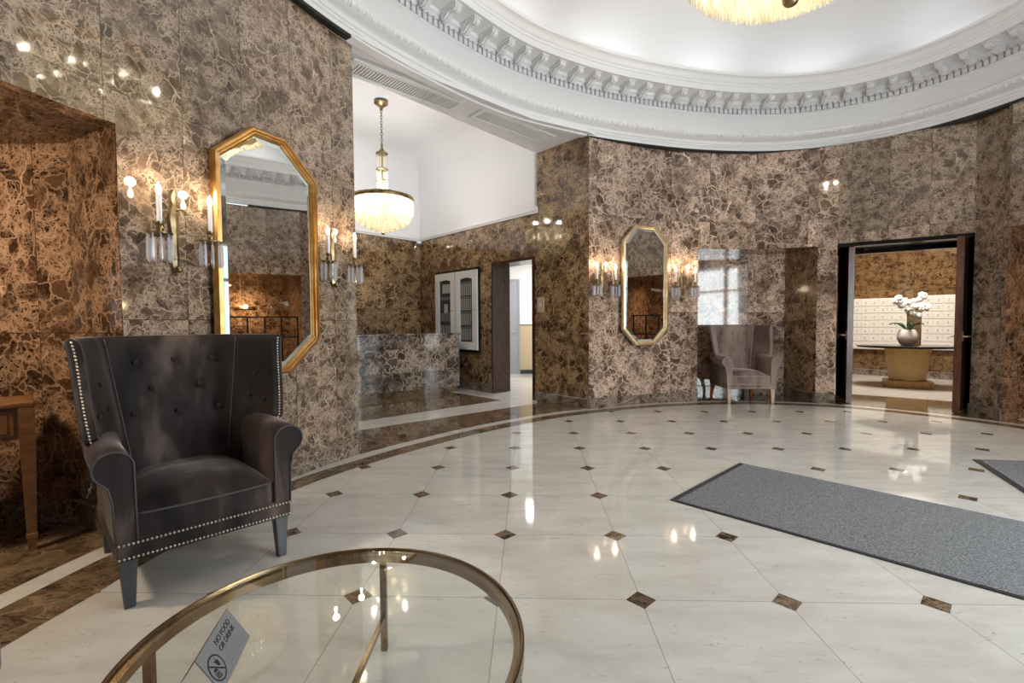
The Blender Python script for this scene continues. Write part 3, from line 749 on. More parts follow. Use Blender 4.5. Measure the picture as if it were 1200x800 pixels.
# ------------------------------------------------------------------ reception desk, directory, switch plate, camera, vents
dk = thing('reception_desk', 'dark veined marble reception desk in the alcove below the crystal chandelier', 'desk', (-1.0, 9.0, 0), math.atan2(-1.12, -1.57))
mb = MB(); mb.box((0.0, -.74, .10), (2.2, -.0, 1.075)); mb.build('body', M['marble_desk'], dk, bevel=.005)
mb = MB(); mb.box((.03, -.70, 0), (2.2, .0-.03, .10)); mb.build('plinth', M['marble_band'], dk)
mb = MB(); mb.box((-.015, -.76, 1.075), (2.21, .02, 1.11)); mb.build('countertop', M['marble_desk'], dk, bevel=.006)
dk.rotation_euler[2] = math.atan2(-1.12, -1.57)
rz = math.atan2(-AD[1], -AD[0])
def cabinet(label, s0, s1, z0, z1, kind):
    p = ar(s1); w = s1-s0; t = thing('directory_cabinet', label, 'directory', (*p, 0), rz, 'white directory cabinets')
    # local x runs towards the hall, local -y faces the alcove
    b = MB(); b.box((0, -.05, z0-.05), (w, -.002, z1+.05)); b.build('backing_box', M['blackm'], t)
    f = MB(); y0, y1 = -.085, -.05
    f.box((.01, y0, z0), (.15, y1, z1)); f.box((w-.15, y0, z0), (w-.01, y1, z1)); f.box((.15, y0, z0), (w-.15, y1, z0+.15))
    n = 12; top = []
    for i in range(n):
        xa, xb = .15+(w-.3)*i/n, .15+(w-.3)*(i+1)/n
        za = z1-.165+.03*sin(PI*i/n); zb = z1-.165+.03*sin(PI*(i+1)/n)
        V = [(xa, y0, za), (xb, y0, zb), (xb, y0, z1), (xa, y0, z1), (xa, y1, za), (xb, y1, zb), (xb, y1, z1), (xa, y1, z1)]
        for q_ in ((0,1,2,3),(0,4,5,1),(3,2,6,7)): f.face([V[k] for k in q_])
    fr = f.build('frame', M['white'], t)
    k = MB(); k.lathe([(.014, 0), (.014, .01), (.006, .012)], 12); ko = k.build('lock', M['chrome'], fr); ko.rotation_euler = (PI/2, 0, 0); ko.location = (w-.08, y0, (z0+z1)/2)
    g = MB(); g.box((.15, -.075, z0+.15), (w-.15, -.072, z1-.14)); g.build('glass', M['pane'], t)
    bk = MB(); bk.box((.15, -.056, z0+.15), (w-.15, -.05, z1-.14)); bk.build('board', M['dgrey'], t)
    st = MB(); gy = MB(); H0, H1 = z0+.17, z1-.20
    if kind == 0:
        for r in range(4):
            za = H0+(H1-H0)*r/4+.015; zb = H0+(H1-H0)*(r+1)/4-.045
            for c_ in range(7):
                x = .175+(w-.35)*c_/6; st.box((x-.012, -.060, za), (x+.012, -.056, zb))
            gy.box((.16, -.064, zb+.012), (w-.16, -.056, zb+.034))
    else:
        for c_ in range(6):
            x = .185+(w-.37)*c_/5; st.box((x-.012, -.060, H0), (x+.012, -.056, H0+.30))
        st.box((.24, -.060, H1-.20), (w-.19, -.056, H1-.02)); st.box((.30, -.060, H1-.72), (w-.28, -.056, H1-.42))
        gy.box((.16, -.064, H1-.34), (w-.16, -.056, H1-.27)); gy.box((.16, -.064, H0+.38), (w-.16, -.056, H0+.55))
    st.build('name_strips', M['strip'], t); gy.build('divider', M['mgrey'], t)
    return t
cabinet('white framed directory cabinet on the alcove wall beside the hallway doorway', 2.585, 3.29, .78, 2.30, 0)
cabinet('white framed directory cabinet on the alcove wall partly behind the desk end', 3.30, 4.01, .78, 2.30, 1)
p = ar(.985); t = thing('switch_plate', 'beige rectangular switch plate right of the hallway doorway', 'switch', (*p, 1.585), rz)
mb = MB(); mb.box((-.075, -.02, -.125), (.075, -.0015, .125)); mb.build('plate', M['beige'], t, bevel=.004)
mb = MB(); mb.box((-.02, -.026, -.03), (.02, -.02, .03)); mb.build('rocker', M['strip'], t)
t = thing('security_camera', 'small white dome camera in the alcove corner under the ceiling trim', 'camera', (AC[0]+.02, AC[1]-.16, 3.02))
mb = MB(); mb.lathe([(.05, .05), (.06, .04), (.06, .0)], 20); mb.build('mount', M['white'], t, smooth='auto')
mb = MB(); mb.ball((0, 0, 0), .052, 16, 8); mb.build('dome', M['mgrey'], t, smooth=True)
mb = MB(); mb.tube([(0, 0, .04), (0, .10, .06)], .015); mb.build('bracket', M['white'], t)

def vent(label, quad):
    P = [Vector((*p, 4.052)) for p in quad]; o = P[0]; ex = (P[1]-P[0]); Lx = ex.length; ex.normalize(); ey = P[3]-P[0]; ey = ey-ex*ey.dot(ex); Ly = ey.length; ey.normalize()
    t = thing('ceiling_vent', label, 'vent', o, 0, 'ceiling vents'); m = Matrix((ex, ey, Vector((0, 0, 1)))).transposed().to_4x4()
    f = MB(); w = .055
    for lo, hi in (((0, 0), (Lx, w)), ((0, Ly-w), (Lx, Ly)), ((0, w), (w, Ly-w)), ((Lx-w, w), (Lx, Ly-w))): f.box((*lo, -.022), (*hi, -.0005), m)
    f.build('frame', M['plaster'], t, bevel=.006)
    b = MB(); b.box((w, w, -.003), (Lx-w, Ly-w, -.0008), m); b.build('backing', M['strip'], t)
    s_ = MB(); n = int((Lx-2*w)/.035)
    for i in range(n):
        x = w+(Lx-2*w)*(i+.5)/n; s_.box((x-.010, w, -.014), (x+.010, Ly-w, -.003), m)
    s_.build('louvres', M['plaster'], t)
    return t
vent('long white louvred ceiling vent nearer the tall left mirror', [(-1.62, 5.03), (-.566, 6.03), (-.80, 6.28), (-1.855, 5.28)])
vent('long white louvred ceiling vent nearer the brown column', [(-.331, 6.18), (.68, 7.135), (.44, 7.39), (-.57, 6.435)])

# ------------------------------------------------------------------ mirrors
def mirror(label, o, axis, u0, u1, z0, z1, cx, cz, mat, rot=0.0):
    ax = Vector((*axis, 0)).normalized(); n = Vector((ax.y, -ax.x, 0))
    mid = (u0+u1)/2; P0 = Vector((*o, 0))+ax*mid+n*abs(rot)*.40; t = thing('wall_mirror', label, 'mirror', P0, math.atan2(ax.y, ax.x)+rot, 'octagonal gilt mirrors')
    W = (u1-u0)/2
    def octo(ins, y):
        w = W-ins; a0, a1 = z0+ins, z1-ins; c = cx-ins*.45; q = cz-ins*.45
        return [(-w, y, a0+q), (-w+c, y, a0), (w-c, y, a0), (w, y, a0+q), (w, y, a1-q), (w-c, y, a1), (-w+c, y, a1), (-w, y, a1-q)]
    f = MB(); prof = [(0, .0), (0, -.035), (.012, -.05), (.028, -.052), (.034, -.042), (.046, -.044), (.058, -.030), (.058, -.012)]
    rings = [octo(a, y) for a, y in prof]
    f.loft(rings, True, (False, False)); f.build('frame', mat, t, smooth=False)
    b = MB(); b.loft([octo(.056, -.018), octo(.095, -.024)], True, (False, False)); b.build('bevel', M['bevelglass'], t)
    g = MB(); g.face(octo(.095, -.024)); g.build('glass', M['mirror'], t)
    k = MB(); k.face(octo(.0, .0)); k.build('backing', M['blackm'], t)
    return t
mirror('tall octagonal gilt mirror on the left wall behind the charcoal armchair', (-2.102+.018, 3.311-.007), (.366, .931), .015, .905, .905, 2.765, .30, .26, M['gold'], -.075)
mirror('tall octagonal pale gilt mirror on the column right of the hallway', (1.151+.006, 7.032-.015), (.925, .380), .548, 1.408, .93, 2.78, .245, .25, M['palegold'])

# ------------------------------------------------------------------ sconces
def sconce(label, wall, axis):
    ax = Vector((*axis, 0)).normalized(); t = thing('wall_sconce', label, 'sconce', (*wall, 1.70), math.atan2(ax.y, ax.x), 'crystal candle sconces')
    b = MB(); b.loft([[(x*w, -y, z) for x, y in ((-1, .002), (-.7, .02), (0, .03), (.7, .02), (1, .002))] for z, w in ((-.06, .012), (-.02, .03), (.05, .034), (.18, .026), (.27, .042), (.33, .03), (.37, .012), (.42, .026), (.47, .004))], True)
    b.build('backplate', M['oldbrass'], t, smooth='auto')
    a = MB(); a.tube([(0, -.02, .33), (.02, -.05, .345), (.05, -.06, .33), (.045, -.06, .31)], .006); a.ball((0, -.045, -.045), .022, 12, 8); a.build('scroll_finial', M['oldbrass'], t, smooth=True)
    for sx in (-1, 1):
        pts = []
        for i in range(15):
            s = i/14; pts.append((sx*(.01+.155*s), -.03-.09*s, .02+.075*sin(s*PI*.55)*(1-s)-.085*sin(PI*s)*s*1.2+.0*s))
        pts += [(sx*.167, -.122, -.01), (sx*.167, -.122, .05), (sx*.167, -.122, .14)]
        m = MB(); m.tube(pts, .0055, 8); m.build('arm', M['oldbrass'], t, smooth=True)
        c = (sx*.167, -.122, 0)
        d = MB(); d.lathe([(.012, .13), (.05, .140), (.066, .150), (.068, .158), (.05, .158), (.018, .162), (.022, .185), (.014, .20), (.024, .215), (.024, .225), (.012, .226)], 20, c); dp = d.build('drip_pan', M['oldbrass'], t, smooth='auto')
        k = MB(); k.lathe([(.0145, .224), (.0145, .385), (.011, .39)], 14, c); ca = k.build('candle', M['candle'], t, smooth='auto')
        u = MB(); u.lathe([(.008, .388), (.015, .405), (.0155, .418), (.011, .437), (.004, .455), (.001, .462)], 12, c); u.build('bulb', M['bulb'], ca, smooth=True)
        pr0 = None
        for j in range(9):
            an = 2*PI*j/9
            if pr0 is None:
                q = MB(); q.loft([[(x*w, y*w*.7, z) for x, y in ((-1, 0), (0, -1), (1, 0), (0, 1))] for z, w in ((.0, .003), (-.008, .010), (-.018, .004), (-.03, .011), (-.15, .013), (-.172, .002))], True); pr0 = q.build('crystal_prism', M['prism'], t); f = pr0
            else: f = pr0.copy(); C.objects.link(f)
            f.parent = t; f.location = (c[0]+.060*cos(an), c[1]+.060*sin(an), .150); f.rotation_euler = (0, 0, an)
    return t
LA = np.array([.366, .931]); LO = np.array([-2.102, 3.311]); LNv = np.array([.931, -.366])
def lw(u, o=0): p = LO+LA*u+LNv*o; return (float(p[0]), float(p[1]))
def near_wall(curve, p):
    P = np.array(curve); best = None
    for a, b in zip(P[:-1], P[1:]):
        d = b-a; t = min(1, max(0, (np.array(p)-a)@d/(d@d))); q = a+d*t; e = np.hypot(*(np.array(p)-q))
        if best is None or e < best[0]: best = (e, q, d/np.hypot(*d))
    n = np.array([best[2][1], -best[2][0]]); q = best[1]+n*.002
    return (float(q[0]), float(q[1])), (float(best[2][0]), float(best[2][1]))
S_ = []
for lab, cv, p in (('crystal candle sconce left of the tall mirror behind the charcoal armchair', pier, lw(-.225)), ('crystal candle sconce on the left wall between the mirror and the reception alcove', pier, lw(1.215)),
                   ('small crystal candle sconce left of the column mirror near the hallway', colm, (1.151+.925*.235, 7.032+.38*.235)), ('small crystal candle sconce right of the column mirror beside the niche', colm, (1.151+.925*1.715, 7.032+.38*1.715))):
    w, a = near_wall(cv, p); S_.append((lab, w, a))
s0 = sconce(*S_[0])
for lab, w, a in S_[1:]:
    o = copy_tree(s0); o.location = (*w, 1.70); o.rotation_euler = (0, 0, math.atan2(a[1], a[0])); o['label'] = lab
for lab, w, a in S_:
    for sx in (-1, 1):
        ld = bpy.data.lights.new('sconce glow', 'POINT'); ld.energy = 1.6; ld.color = (1, .76, .50); ld.shadow_soft_size = .03
        lo = bpy.data.objects.new('sconce_light', ld); C.objects.link(lo)
        lo.location = (w[0]+a[0]*.167*sx+a[1]*.122, w[1]+a[1]*.167*sx-a[0]*.122, 2.19)

# ------------------------------------------------------------------ chandeliers
t = thing('crystal_chandelier', 'tiered crystal and brass chandelier hanging on a chain in the reception alcove', 'chandelier', (-2.075, 7.75, 2.77)); t.scale = (1.27,)*3
mb = MB(); mb.lathe([(.005, 1.625), (.085, 1.625), (.088, 1.61), (.06, 1.585), (.03, 1.575), (.018, 1.53), (.004, 1.52)], 24); mb.build('canopy', M['oldbrass'], t, smooth='auto')
mb = MB()
for k in range(15):
    z = 1.51-k*.0345; a = PI/2*(k % 2); mb.tube([(.014*cos(b)*cos(a), .014*cos(b)*sin(a), z+.025*sin(b)) for b in [2*PI*j/10 for j in range(10)]], .0035, 5, True)
mb.build('chain', M['oldbrass'], t, smooth=True)
tiers = [(.070, .975, .025), (.070, .775, .022), (.072, .625, .022), (.150, .490, .026), (.385, .395, .045)]
for r, z, h in tiers:
    mb = MB(); mb.lathe([(r-.02, z), (r, z), (r+.008, z+h*.5), (r, z+h), (r-.02, z+h), (r-.02, z)], 40, caps=False); mb.build('brass_ring', M['oldbrass'], t, smooth='auto')
mb = MB(); mb.lathe([(.012, .0), (.07, .985), (.045, 1.0), (.03, 1.03), (.014, 1.06), (.006, 1.1)][1:], 20); mb.build('crown_cap', M['oldbrass'], t, smooth='auto')
mb = MB(); mb.tube([(0, 0, 1.0), (0, 0, .42)], .008); mb.build('stem', M['oldbrass'], t)
def strands(lst):
    mb = MB()
    for r, z1, z0, n, w in lst:
        for k in range(n):
            a = 2*PI*(k+.5*random.random())/n; c = Vector((r*cos(a), r*sin(a), 0)); tx = Vector((-sin(a), cos(a), 0)); nx = Vector((cos(a), sin(a), 0)); L_ = z1-z0
            rr_ = []
            for s, q in ((0, .3), (.06, 1), (.55, 1.05), (.92, .8), (1, .15)):
                p = c+Vector((0, 0, z1-L_*s)); rr_.append([p+tx*w*q, p+nx*w*.7*q, p-tx*w*q, p-nx*w*.7*q])
            mb.loft(rr_)
    return mb
o = strands([(.062, .97, .80, 16, .005), (.062, .77, .645, 16, .005), (.064, .62, .51, 16, .008), (.142, .488, .40, 34, .010)]).build('crystal_strands', M['crystal'], t); o['kind'] = 'stuff'
o = strands([(.378, .395, .22, 84, .0125), (.340, .23, .135, 72, .013), (.285, .17, .085, 60, .013), (.22, .125, .05, 46, .013), (.15, .09, .02, 32, .013), (.08, .06, .0, 16, .013)]).build('crystal_drops', M['crystal'], t); o['kind'] = 'stuff'
for k in range(8):
    a = 2*PI*k/8
    if k == 0: q = MB(); q.ball((0, 0, 0), .028, 10, 8, (1, 1, 1.4)); b0 = q.build('bulb', M['chbulb'], t, smooth=True); f = b0
    else: f = b0.copy(); C.objects.link(f); f.parent = t
    f.location = (.22*cos(a), .22*sin(a), .30)
f = b0.copy(); C.objects.link(f); f.parent = t; f.location = (0, 0, .56)
mb = MB(); mb.ball((0, 0, -.012), .022, 10, 8); mb.build('finial', M['oldbrass'], t, smooth=True)
def point(name, loc, e, col, r):
    ld = bpy.data.lights.new(name, 'POINT'); ld.energy = e; ld.color = col; ld.shadow_soft_size = r
    lo = bpy.data.objects.new(name, ld); C.objects.link(lo); lo.location = loc; return lo
for k in range(5): point('alcove_chandelier_light', (-2.075+.26*cos(k*PI*.4), 7.75+.26*sin(k*PI*.4), 3.42), 10, (1, .97, .93), .035)

t = thing('crystal_chandelier', 'large round fringed crystal chandelier hanging under the dome', 'chandelier', (2.2, 3.82, 3.80))
RB = .80
mb = MB(); mb.lathe([(RB-.03, .62), (RB, .62), (RB+.012, .66), (RB, .72), (RB-.03, .72), (RB-.03, .62)], 56, caps=False); mb.build('brass_ring', M['gold'], t, smooth='auto')
mb = MB(); mb.tube([(0, 0, 2.30), (0, 0, .5)], .015); mb.build('stem', M['gold'], t)
mb = MB(); mb.lathe([(.40, 1.05), (.42, 1.09), (.40, 1.13), (.37, 1.13), (.37, 1.05), (.40, 1.05)], 40, caps=False); mb.build('upper_ring', M['gold'], t, smooth='auto')
L_ = []
for i, (r, z0) in enumerate(((.80, .33), (.74, .27), (.67, .22), (.59, .18), (.50, .14), (.41, .11), (.32, .085), (.23, .07), (.14, .06))):
    L_.append((r, z0+.30, z0, int(2*PI*r/.036), .011))
o = strands(L_).build('crystal_rods', M['crystal'], t); o['kind'] = 'stuff'
o = strands([(.39, 1.05, .74, 70, .011)]).build('upper_rods', M['crystal'], t); o['kind'] = 'stuff'
mb = MB(); mb.ball((0, 0, .02), .062, 18, 12); mb.build('finial', M['oldbrass'], t, smooth=True)
for k in range(10):
    a = 2*PI*k/10; f = b0.copy(); C.objects.link(f); f.parent = t; f.location = (.46*cos(a), .46*sin(a), .58)
point('dome_chandelier_light', (2.2, 3.82, 4.42), 10, (1, .94, .84), .04)
for k in range(6): point('dome_chandelier_light', (2.2+.45*cos(k*PI/3), 3.82+.45*sin(k*PI/3), 4.45), 14, (1, .94, .84), .035)

# ------------------------------------------------------------------ wing armchair
def armchair(label, loc, rz):
    t = thing('wingback_armchair', label, 'armchair', loc, rz, 'velvet wingback armchairs'); vel = M['velvet']
    # local: x to the viewer's right when facing it, -y front, z up
    mb = MB(); mb.box((-.378, -.020, .226), (.378, .74, .318)); mb.build('seat_rail', vel, t, bevel=.008, seg=3)
    # seat cushion: crowned
    rings = []; nx, ny = 24, 18
    mb = MB(); b = 0; V = []; F = []
    for j in range(ny+1):
        y = -.012+.62*j/ny
        for i in range(nx+1):
            u = -1+2*i/nx; x = u*.302; v = 2*j/ny-1
            ed = (1-abs(u)**3.2)*(1-abs(min(v, .6))**3.2)
            V.append((x, y+.022-.024*(1-u*u)*(1-j/ny), .425+.088*max(ed, 0)**.75))
    for j in range(ny):
        for i in range(nx):
            a = j*(nx+1)+i; F.append([a, a+1, a+nx+2, a+nx+1])
    n0 = len(V); front = []
    for i in range(nx+1):
        u = -1+2*i/nx; V.append((u*.302, .010-.024*(1-u*u)-.004, .31))
    for i in range(nx): F.append([n0+i, n0+i+1, i+1, i])
    mb.v = V; mb.f = F; mb.uv = [[(0, 0)]*4 for _ in F]
    cu = mb.build('seat_cushion', vel, t, smooth='auto')
    pp = [(u*.302, .010-.024*(1-u*u)-.003, .427) for u in [-1+2*i/24 for i in range(25)]]
    mb = MB(); mb.tube(pp, .0055, 8); mb.build('piping', M['pipe'], cu, smooth=True)
    # arms
    for sx in (-1, 1):
        pf = [(.300, .30), (.302, .45), (.304, .60)]+[(.378+.074*cos(a), .664+.074*sin(a)) for a in [PI-(PI*1.28)*i/16 for i in range(17)]]+[(.398, .578), (.385, .50), (.378, .30)]
        mb = MB(); rings = []
        for y, zz, kx in ((-.012, -.006, 1.0), (-.002, 0, 1.0), (.15, .004, 1.0), (.32, .012, 1.0), (.50, .03, .985), (.60, .05, .96)):
            rings.append([(sx*x*kx, y, z+(zz if z > .5 else 0)) for x, z in pf])
        if sx < 0: rings = [r[::-1] for r in rings]
        mb.loft(rings); ao = mb.build('arm', vel, t, smooth='auto')
        mb = MB(); mb.tube([(sx*x, -.014, z-(.006 if z > .5 else 0)) for x, z in pf], .005, 8); mb.build('piping', M['pipe'], ao, smooth=True)
        # skirt below the arm down to the rail
        mb = MB(); mb.box((min(sx*.300, sx*.378), .0, .228), (max(sx*.300, sx*.378), .74, .60)); mb.build('arm_base', vel, ao)
    # back with wings
    btn = [(-.20, 1.085), (0.0, 1.09), (.20, 1.09), (-.12, .93), (.11, .93), (-.20, .79), (.0, .785), (.20, .79)]
    def back_section(z):
        tt = max(0, min(1, (z-.42)/.815)); yb = .60+.13*tt; w = .235+.105*tt
        if z < .64: xf, yf = .345, .42
        elif z < .74: xf, yf = .345+.055*((z-.64)/.10), .42-.15*((z-.64)/.10)
        else:
            q = (z-.74)/.495; xf = .400+.017*sin(q*PI*1.15)*(1 if q < .87 else 1)+.058*q**3; yf = .27+.03*sin(q*PI*.9)+.11*q**2
        return yb, w, xf, yf
    def inner_curve(z, n=56):
        yb, w, xf, yf = back_section(z); P = []
        key = [(-xf, yf), (-xf+.012, yf+.05), (-(w+.028), yf+(yb-yf)*.62), (-w+.012, yb-.028), (-w*.72, yb+.002), (0, yb+.018), (w*.72, yb+.002), (w-.012, yb-.028), (w+.028, yf+(yb-yf)*.62), (xf-.012, yf+.05), (xf, yf)]
        return spline(key, False, n+1)
    zs = [.235, .30, .38, .46]+[.46+.775*i/40 for i in range(1, 41)]
    rings = []
    for z in zs:
        I = inner_curve(z); n = len(I)
        T = np.gradient(I, axis=0); T /= np.hypot(*T.T)[:, None]; Nn = np.c_[T[:, 1], -T[:, 0]]   # towards the sitter
        if (Nn[n//2] @ np.array([0, -1])) < 0: Nn = -Nn
        yb, w, xf, yf = back_section(z)
        P = I.copy()
        for bx, bz in btn:
            for i in range(n):
                if abs(I[i, 0]) < w-.02:
                    dd = ((I[i, 0]-bx)/.045)**2+((z-bz)/.04)**2
                    P[i] -= Nn[i]*.020*math.exp(-dd)
                    if z < bz: P[i] -= Nn[i]*.010*math.exp(-((I[i, 0]-bx)/.014)**2)*math.exp(-((bz-z)/.11))
        for s_ in (-1, 1):
            for bx, by, bz in ((.42, .50, .99), (.40, .40, .84), (.37, .50, .86)):
                for i in range(n):
                    dd = ((I[i, 0]-s_*bx)/.05)**2+((I[i, 1]-by)/.05)**2+((z-bz)/.04)**2
                    P[i] -= Nn[i]*.010*math.exp(-dd)
        # padded bulge between wing and back
        O = I-Nn*(.085*np.ones(n)-.03*np.abs(np.linspace(-1, 1, n))**4)[:, None]
        O[:, 1] += .02*(1-np.linspace(-1, 1, n)**2)
        lim = .374+.2*max(0, min(1, (z-.60)/.14)); O[:, 0] = np.clip(O[:, 0], -lim, lim); P[:, 0] = np.clip(P[:, 0], -lim+.004, lim-.004)
        if z > 1.20:
            k = (z-1.20)/.035; P = P-Nn*.022*k**2; O = O+Nn*.022*k**2
        ring_ = [(x, y, z) for x, y in P]+[(x, y, z) for x, y in O[::-1]]
        rings.append(ring_)
    mb = MB(); mb.loft(rings); bo = mb.build('backrest', vel, t, smooth='auto')
    bt = None
    def button(x, y, z, nx_, ny_):
        nonlocal bt
        if bt is None: q = MB(); q.ball((0, 0, 0), .015, 12, 8, (1, .55, 1)); bt = q.build('button', vel, bo, smooth=True); f = bt
        else: f = bt.copy(); C.objects.link(f); f.parent = bo
        f.location = (x, y, z); f.rotation_euler = (0, 0, math.atan2(nx_, -ny_))
    for bx, bz in btn:
        I = inner_curve(bz); i = int(np.argmin(np.abs(I[:, 0]-bx)+(I[:, 1] < .5)*5)); button(I[i, 0], I[i, 1]+.006, bz, 0, -1)
    for s_ in (-1, 1):
        for bx, by, bz in ((.42, .50, .99), (.40, .40, .84), (.37, .50, .86)):
            I = inner_curve(bz); d_ = np.hypot(I[:, 0]-s_*bx, I[:, 1]-by); i = int(np.argmin(d_)); button(I[i, 0], I[i, 1], bz, -s_, -.3)
    # seam between back and wing, welt along the top
    for s_ in (-1, 1):
        pts = []
        for i in range(22):
            z = .50+.72*i/21; yb, w, xf, yf = back_section(z); pts.append((s_*(w-.012), yb-.034, z))
        mb = MB(); mb.tube(pts, .004, 6); mb.build('seam_welt', M['pipe'], bo, smooth=True)
        # nailheads along the wing edge
        nm = MB(); z = .735
        while z < 1.215:
            yb, w, xf, yf = back_section(z); nm.ball((s_*(xf+.030), yf-.002, z), .0062, 8, 5); z += .0165
        nm.build('nailhead_trim', M['nail'], bo, smooth=True)
        em = MB(); pts = []
        for i in range(24):
            z = .745+.475*i/23; yb, w, xf, yf = back_section(z); pts.append((s_*(xf+.052), yf+.012, z))
        em.tube(pts, .006, 6); em.build('edge_welt', M['pipe'], bo, smooth=True)
    for z in (.241, .305):
        nm = MB()
        for i in range(44): nm.ball((-.370+.740*i/43, -.022, z), .0062, 8, 5)
        nm.build('nailhead_trim', M['nail'], t, smooth=True)
    # legs
    for sx in (-1, 1):
        def lg(y0, y1, w0, w1, xk):
            R_ = []
            for z, w, y, x in ((.232, w0, y0, .335), (.0, w1, y1, .335+xk)): R_.append([(sx*x+a*w, y+b_*w, z) for a, b_ in ((-1, -1), (1, -1), (1, 1), (-1, 1))])
            m = MB(); m.loft(R_[::-1]); return m
        lg(.032, .020, .034, .021, .0).build('leg', M['legdark'], t, bevel=.003)
        lg(.70, .785, .030, .020, .0).build('leg', M['legdark'], t, bevel=.003)
    return t
ch = armchair('charcoal velvet wingback armchair with nailhead trim in front of the left mirror', (-1.525, 2.367, 0), math.atan2(.718, .696))
c2 = copy_tree(ch); c2.location = (3.775, 7.46, 0); c2.rotation_euler = (0, 0, -.05); c2['label'] = 'lit-tone velvet wingback armchair standing in the marble niche'
# second chair: brighter light put into velvet and piping colour, glare into front legs
def remat(o):
    sw = {M['velvet']: M['velvet_lit'], M['pipe']: M['pipe_lit'], M['legdark']: None}
    if o.type == 'MESH':
        m = o.data.materials[0]
        if m in sw:
            o.data = o.data.copy()
            o.data.materials[0] = sw[m] or (M['legglare'] if o.data.vertices[0].co.y < .4 else M['legred'])
    for k in o.children: remat(k)
remat(c2)

# ------------------------------------------------------------------ glass coffee table and sign
t = thing('coffee_table', 'round glass coffee table with a brass rim in the foreground', 'table', (-.515, 1.315, 0))
R0 = .545; ZT = .40
mb = MB(); mb.lathe([(R0-.030, ZT-.040), (R0-.004, ZT-.040), (R0, ZT-.036), (R0, ZT+.004), (R0-.004, ZT+.008), (R0-.010, ZT+.008), (R0-.012, ZT-.006), (R0-.030, ZT-.010), (R0-.030, ZT-.040)], 96, caps=False)
mb.build('rim', M['brass'], t, smooth='auto')
mb = MB(); mb.lathe([(R0-.0125, ZT-.007), (R0-.0125, ZT+.002)], 96); mb.build('glass_top', M['glass'], t, smooth='auto')
lgo = None
for a in (0.0, PI/2, PI, 3*PI/2):
    if lgo is None: q = MB(); q.box((R0-.032, -.012, 0), (R0-.008, .012, ZT-.038)); lgo = q.build('leg', M['brass'], t, bevel=.002); f = lgo
    else: f = lgo.copy(); C.objects.link(f); f.parent = t
    f.rotation_euler = (0, 0, a)
for a in (0, PI/2):
    mb = MB(); mb.box((-R0+.03, -.009, .125), (R0-.03, .009, .145)) if a == 0 else mb.box((-.009, -R0+.03, .1255), (.009, R0-.03, .1445)); mb.build('stretcher', M['brass'], t, bevel=.002)
SL, SH = .216, .1064; phi, al = 1.8049, .5649
u = Vector((cos(phi), sin(phi), 0)); pv = Vector((-sin(phi), cos(phi), 0)); w = Vector((0, 0, 1))*cos(al)+pv*sin(al); nf = u.cross(w)
D0 = Vector((-.7581, 1.3286, .4045))-u*SL
t = thing('table_sign', 'grey no food or drink sign leaning on the glass coffee table', 'sign', D0)
m = Matrix((u, w, nf)).transposed().to_4x4()   # local x right, y up, z out of the face
mb = MB(); mb.box((0, 0, -.003), (SL, SH, 0), m); mb.build('card', M['sign'], t)
mb = MB(); m2 = Matrix((u, -pv*.0+Vector((0, 0, 1))*0+pv*1.0, Vector((0, 0, 1)))).transposed().to_4x4()
foot = (w*SH); mb.face([foot+u*.0, foot+u*SL, Vector(u*SL)+pv*(SH*sin(al)*2), pv*(SH*sin(al)*2)]); mb.face([foot+u*.0-nf*.003, pv*(SH*sin(al)*2)-nf*.003, Vector(u*SL)+pv*(SH*sin(al)*2)-nf*.003, foot+u*SL-nf*.003]); mb.build('rear_flap', M['sign'], t)
def lettering(txt, size, x, y, align='CENTER'):
    cu = bpy.data.curves.new('lettering', 'FONT'); cu.body = txt; cu.size = size; cu.align_x = align; cu.extrude = .0004
    o = bpy.data.objects.new('tmp', cu); C.objects.link(o); dg = bpy.context.evaluated_depsgraph_get(); dg.update()
    me = bpy.data.meshes.new_from_object(o.evaluated_get(dg)); C.objects.unlink(o); bpy.data.objects.remove(o)
    me.materials.clear(); me.materials.append(M['ink'])
    q = bpy.data.objects.new('lettering', me); C.objects.link(q); q.parent = t; q.matrix_local = m @ Matrix.Translation((x, y, .0006)); return q
lettering('NO FOOD', .0215, .138, .077); lettering('OR DRINK', .0215, .138, .056)
mb = MB()
for y, a, b in ((.047, .105, .130), (.047, .148, .172), (.030, .090, .186), (.016, .082, .194)): mb.box((a, y-.0012, .0002), (b, y+.0012, .0006), m)
mb.face([m @ Vector(p) for p in ((.134, .0445, .0006), (.143, .0445, .0006), (.1385, .051, .0006))]); mb.build('small_print', M['faint'], t)
mb = MB(); cx_, cy_ = .040, .046; rr2 = [[], []]
for k in range(40):
    a = 2*PI*k/40
    rr2[0].append(m @ Vector((cx_+.0335*cos(a), cy_+.0335*sin(a), .0006))); rr2[1].append(m @ Vector((cx_+.0295*cos(a), cy_+.0295*sin(a), .0006)))
mb.loft(rr2, True, (False, False))
mb.face([m @ Vector((cx_+x, cy_+y, .0007)) for x, y in ((-.0225, .0195), (-.0195, .0225), (.0225, -.0195), (.0195, -.0225))])
mb.face([m @ Vector((cx_+x, cy_+y, .0006)) for x, y in ((.002, .017), (.019, .012), (.016, -.004), (.008, -.002))])       # cup
mb.face([m @ Vector((cx_+x, cy_+y, .0006)) for x, y in ((.009, .016), (.014, .024), (.016, .0235), (.011, .0155))])
for k in range(3): mb.face([m @ Vector((cx_+x, cy_+y-.0055*k, .0006)) for x, y in ((-.020, -.004), (-.001, -.010), (-.002, -.0135), (-.021, -.0075))])
mb.face([m @ Vector((cx_+x, cy_+y, .0006)) for x, y in ((-.0195, -.001), (-.001, -.007), (-.006, .003), (-.014, .0055))])
mb.build('no_food_symbol', M['ink'], t)

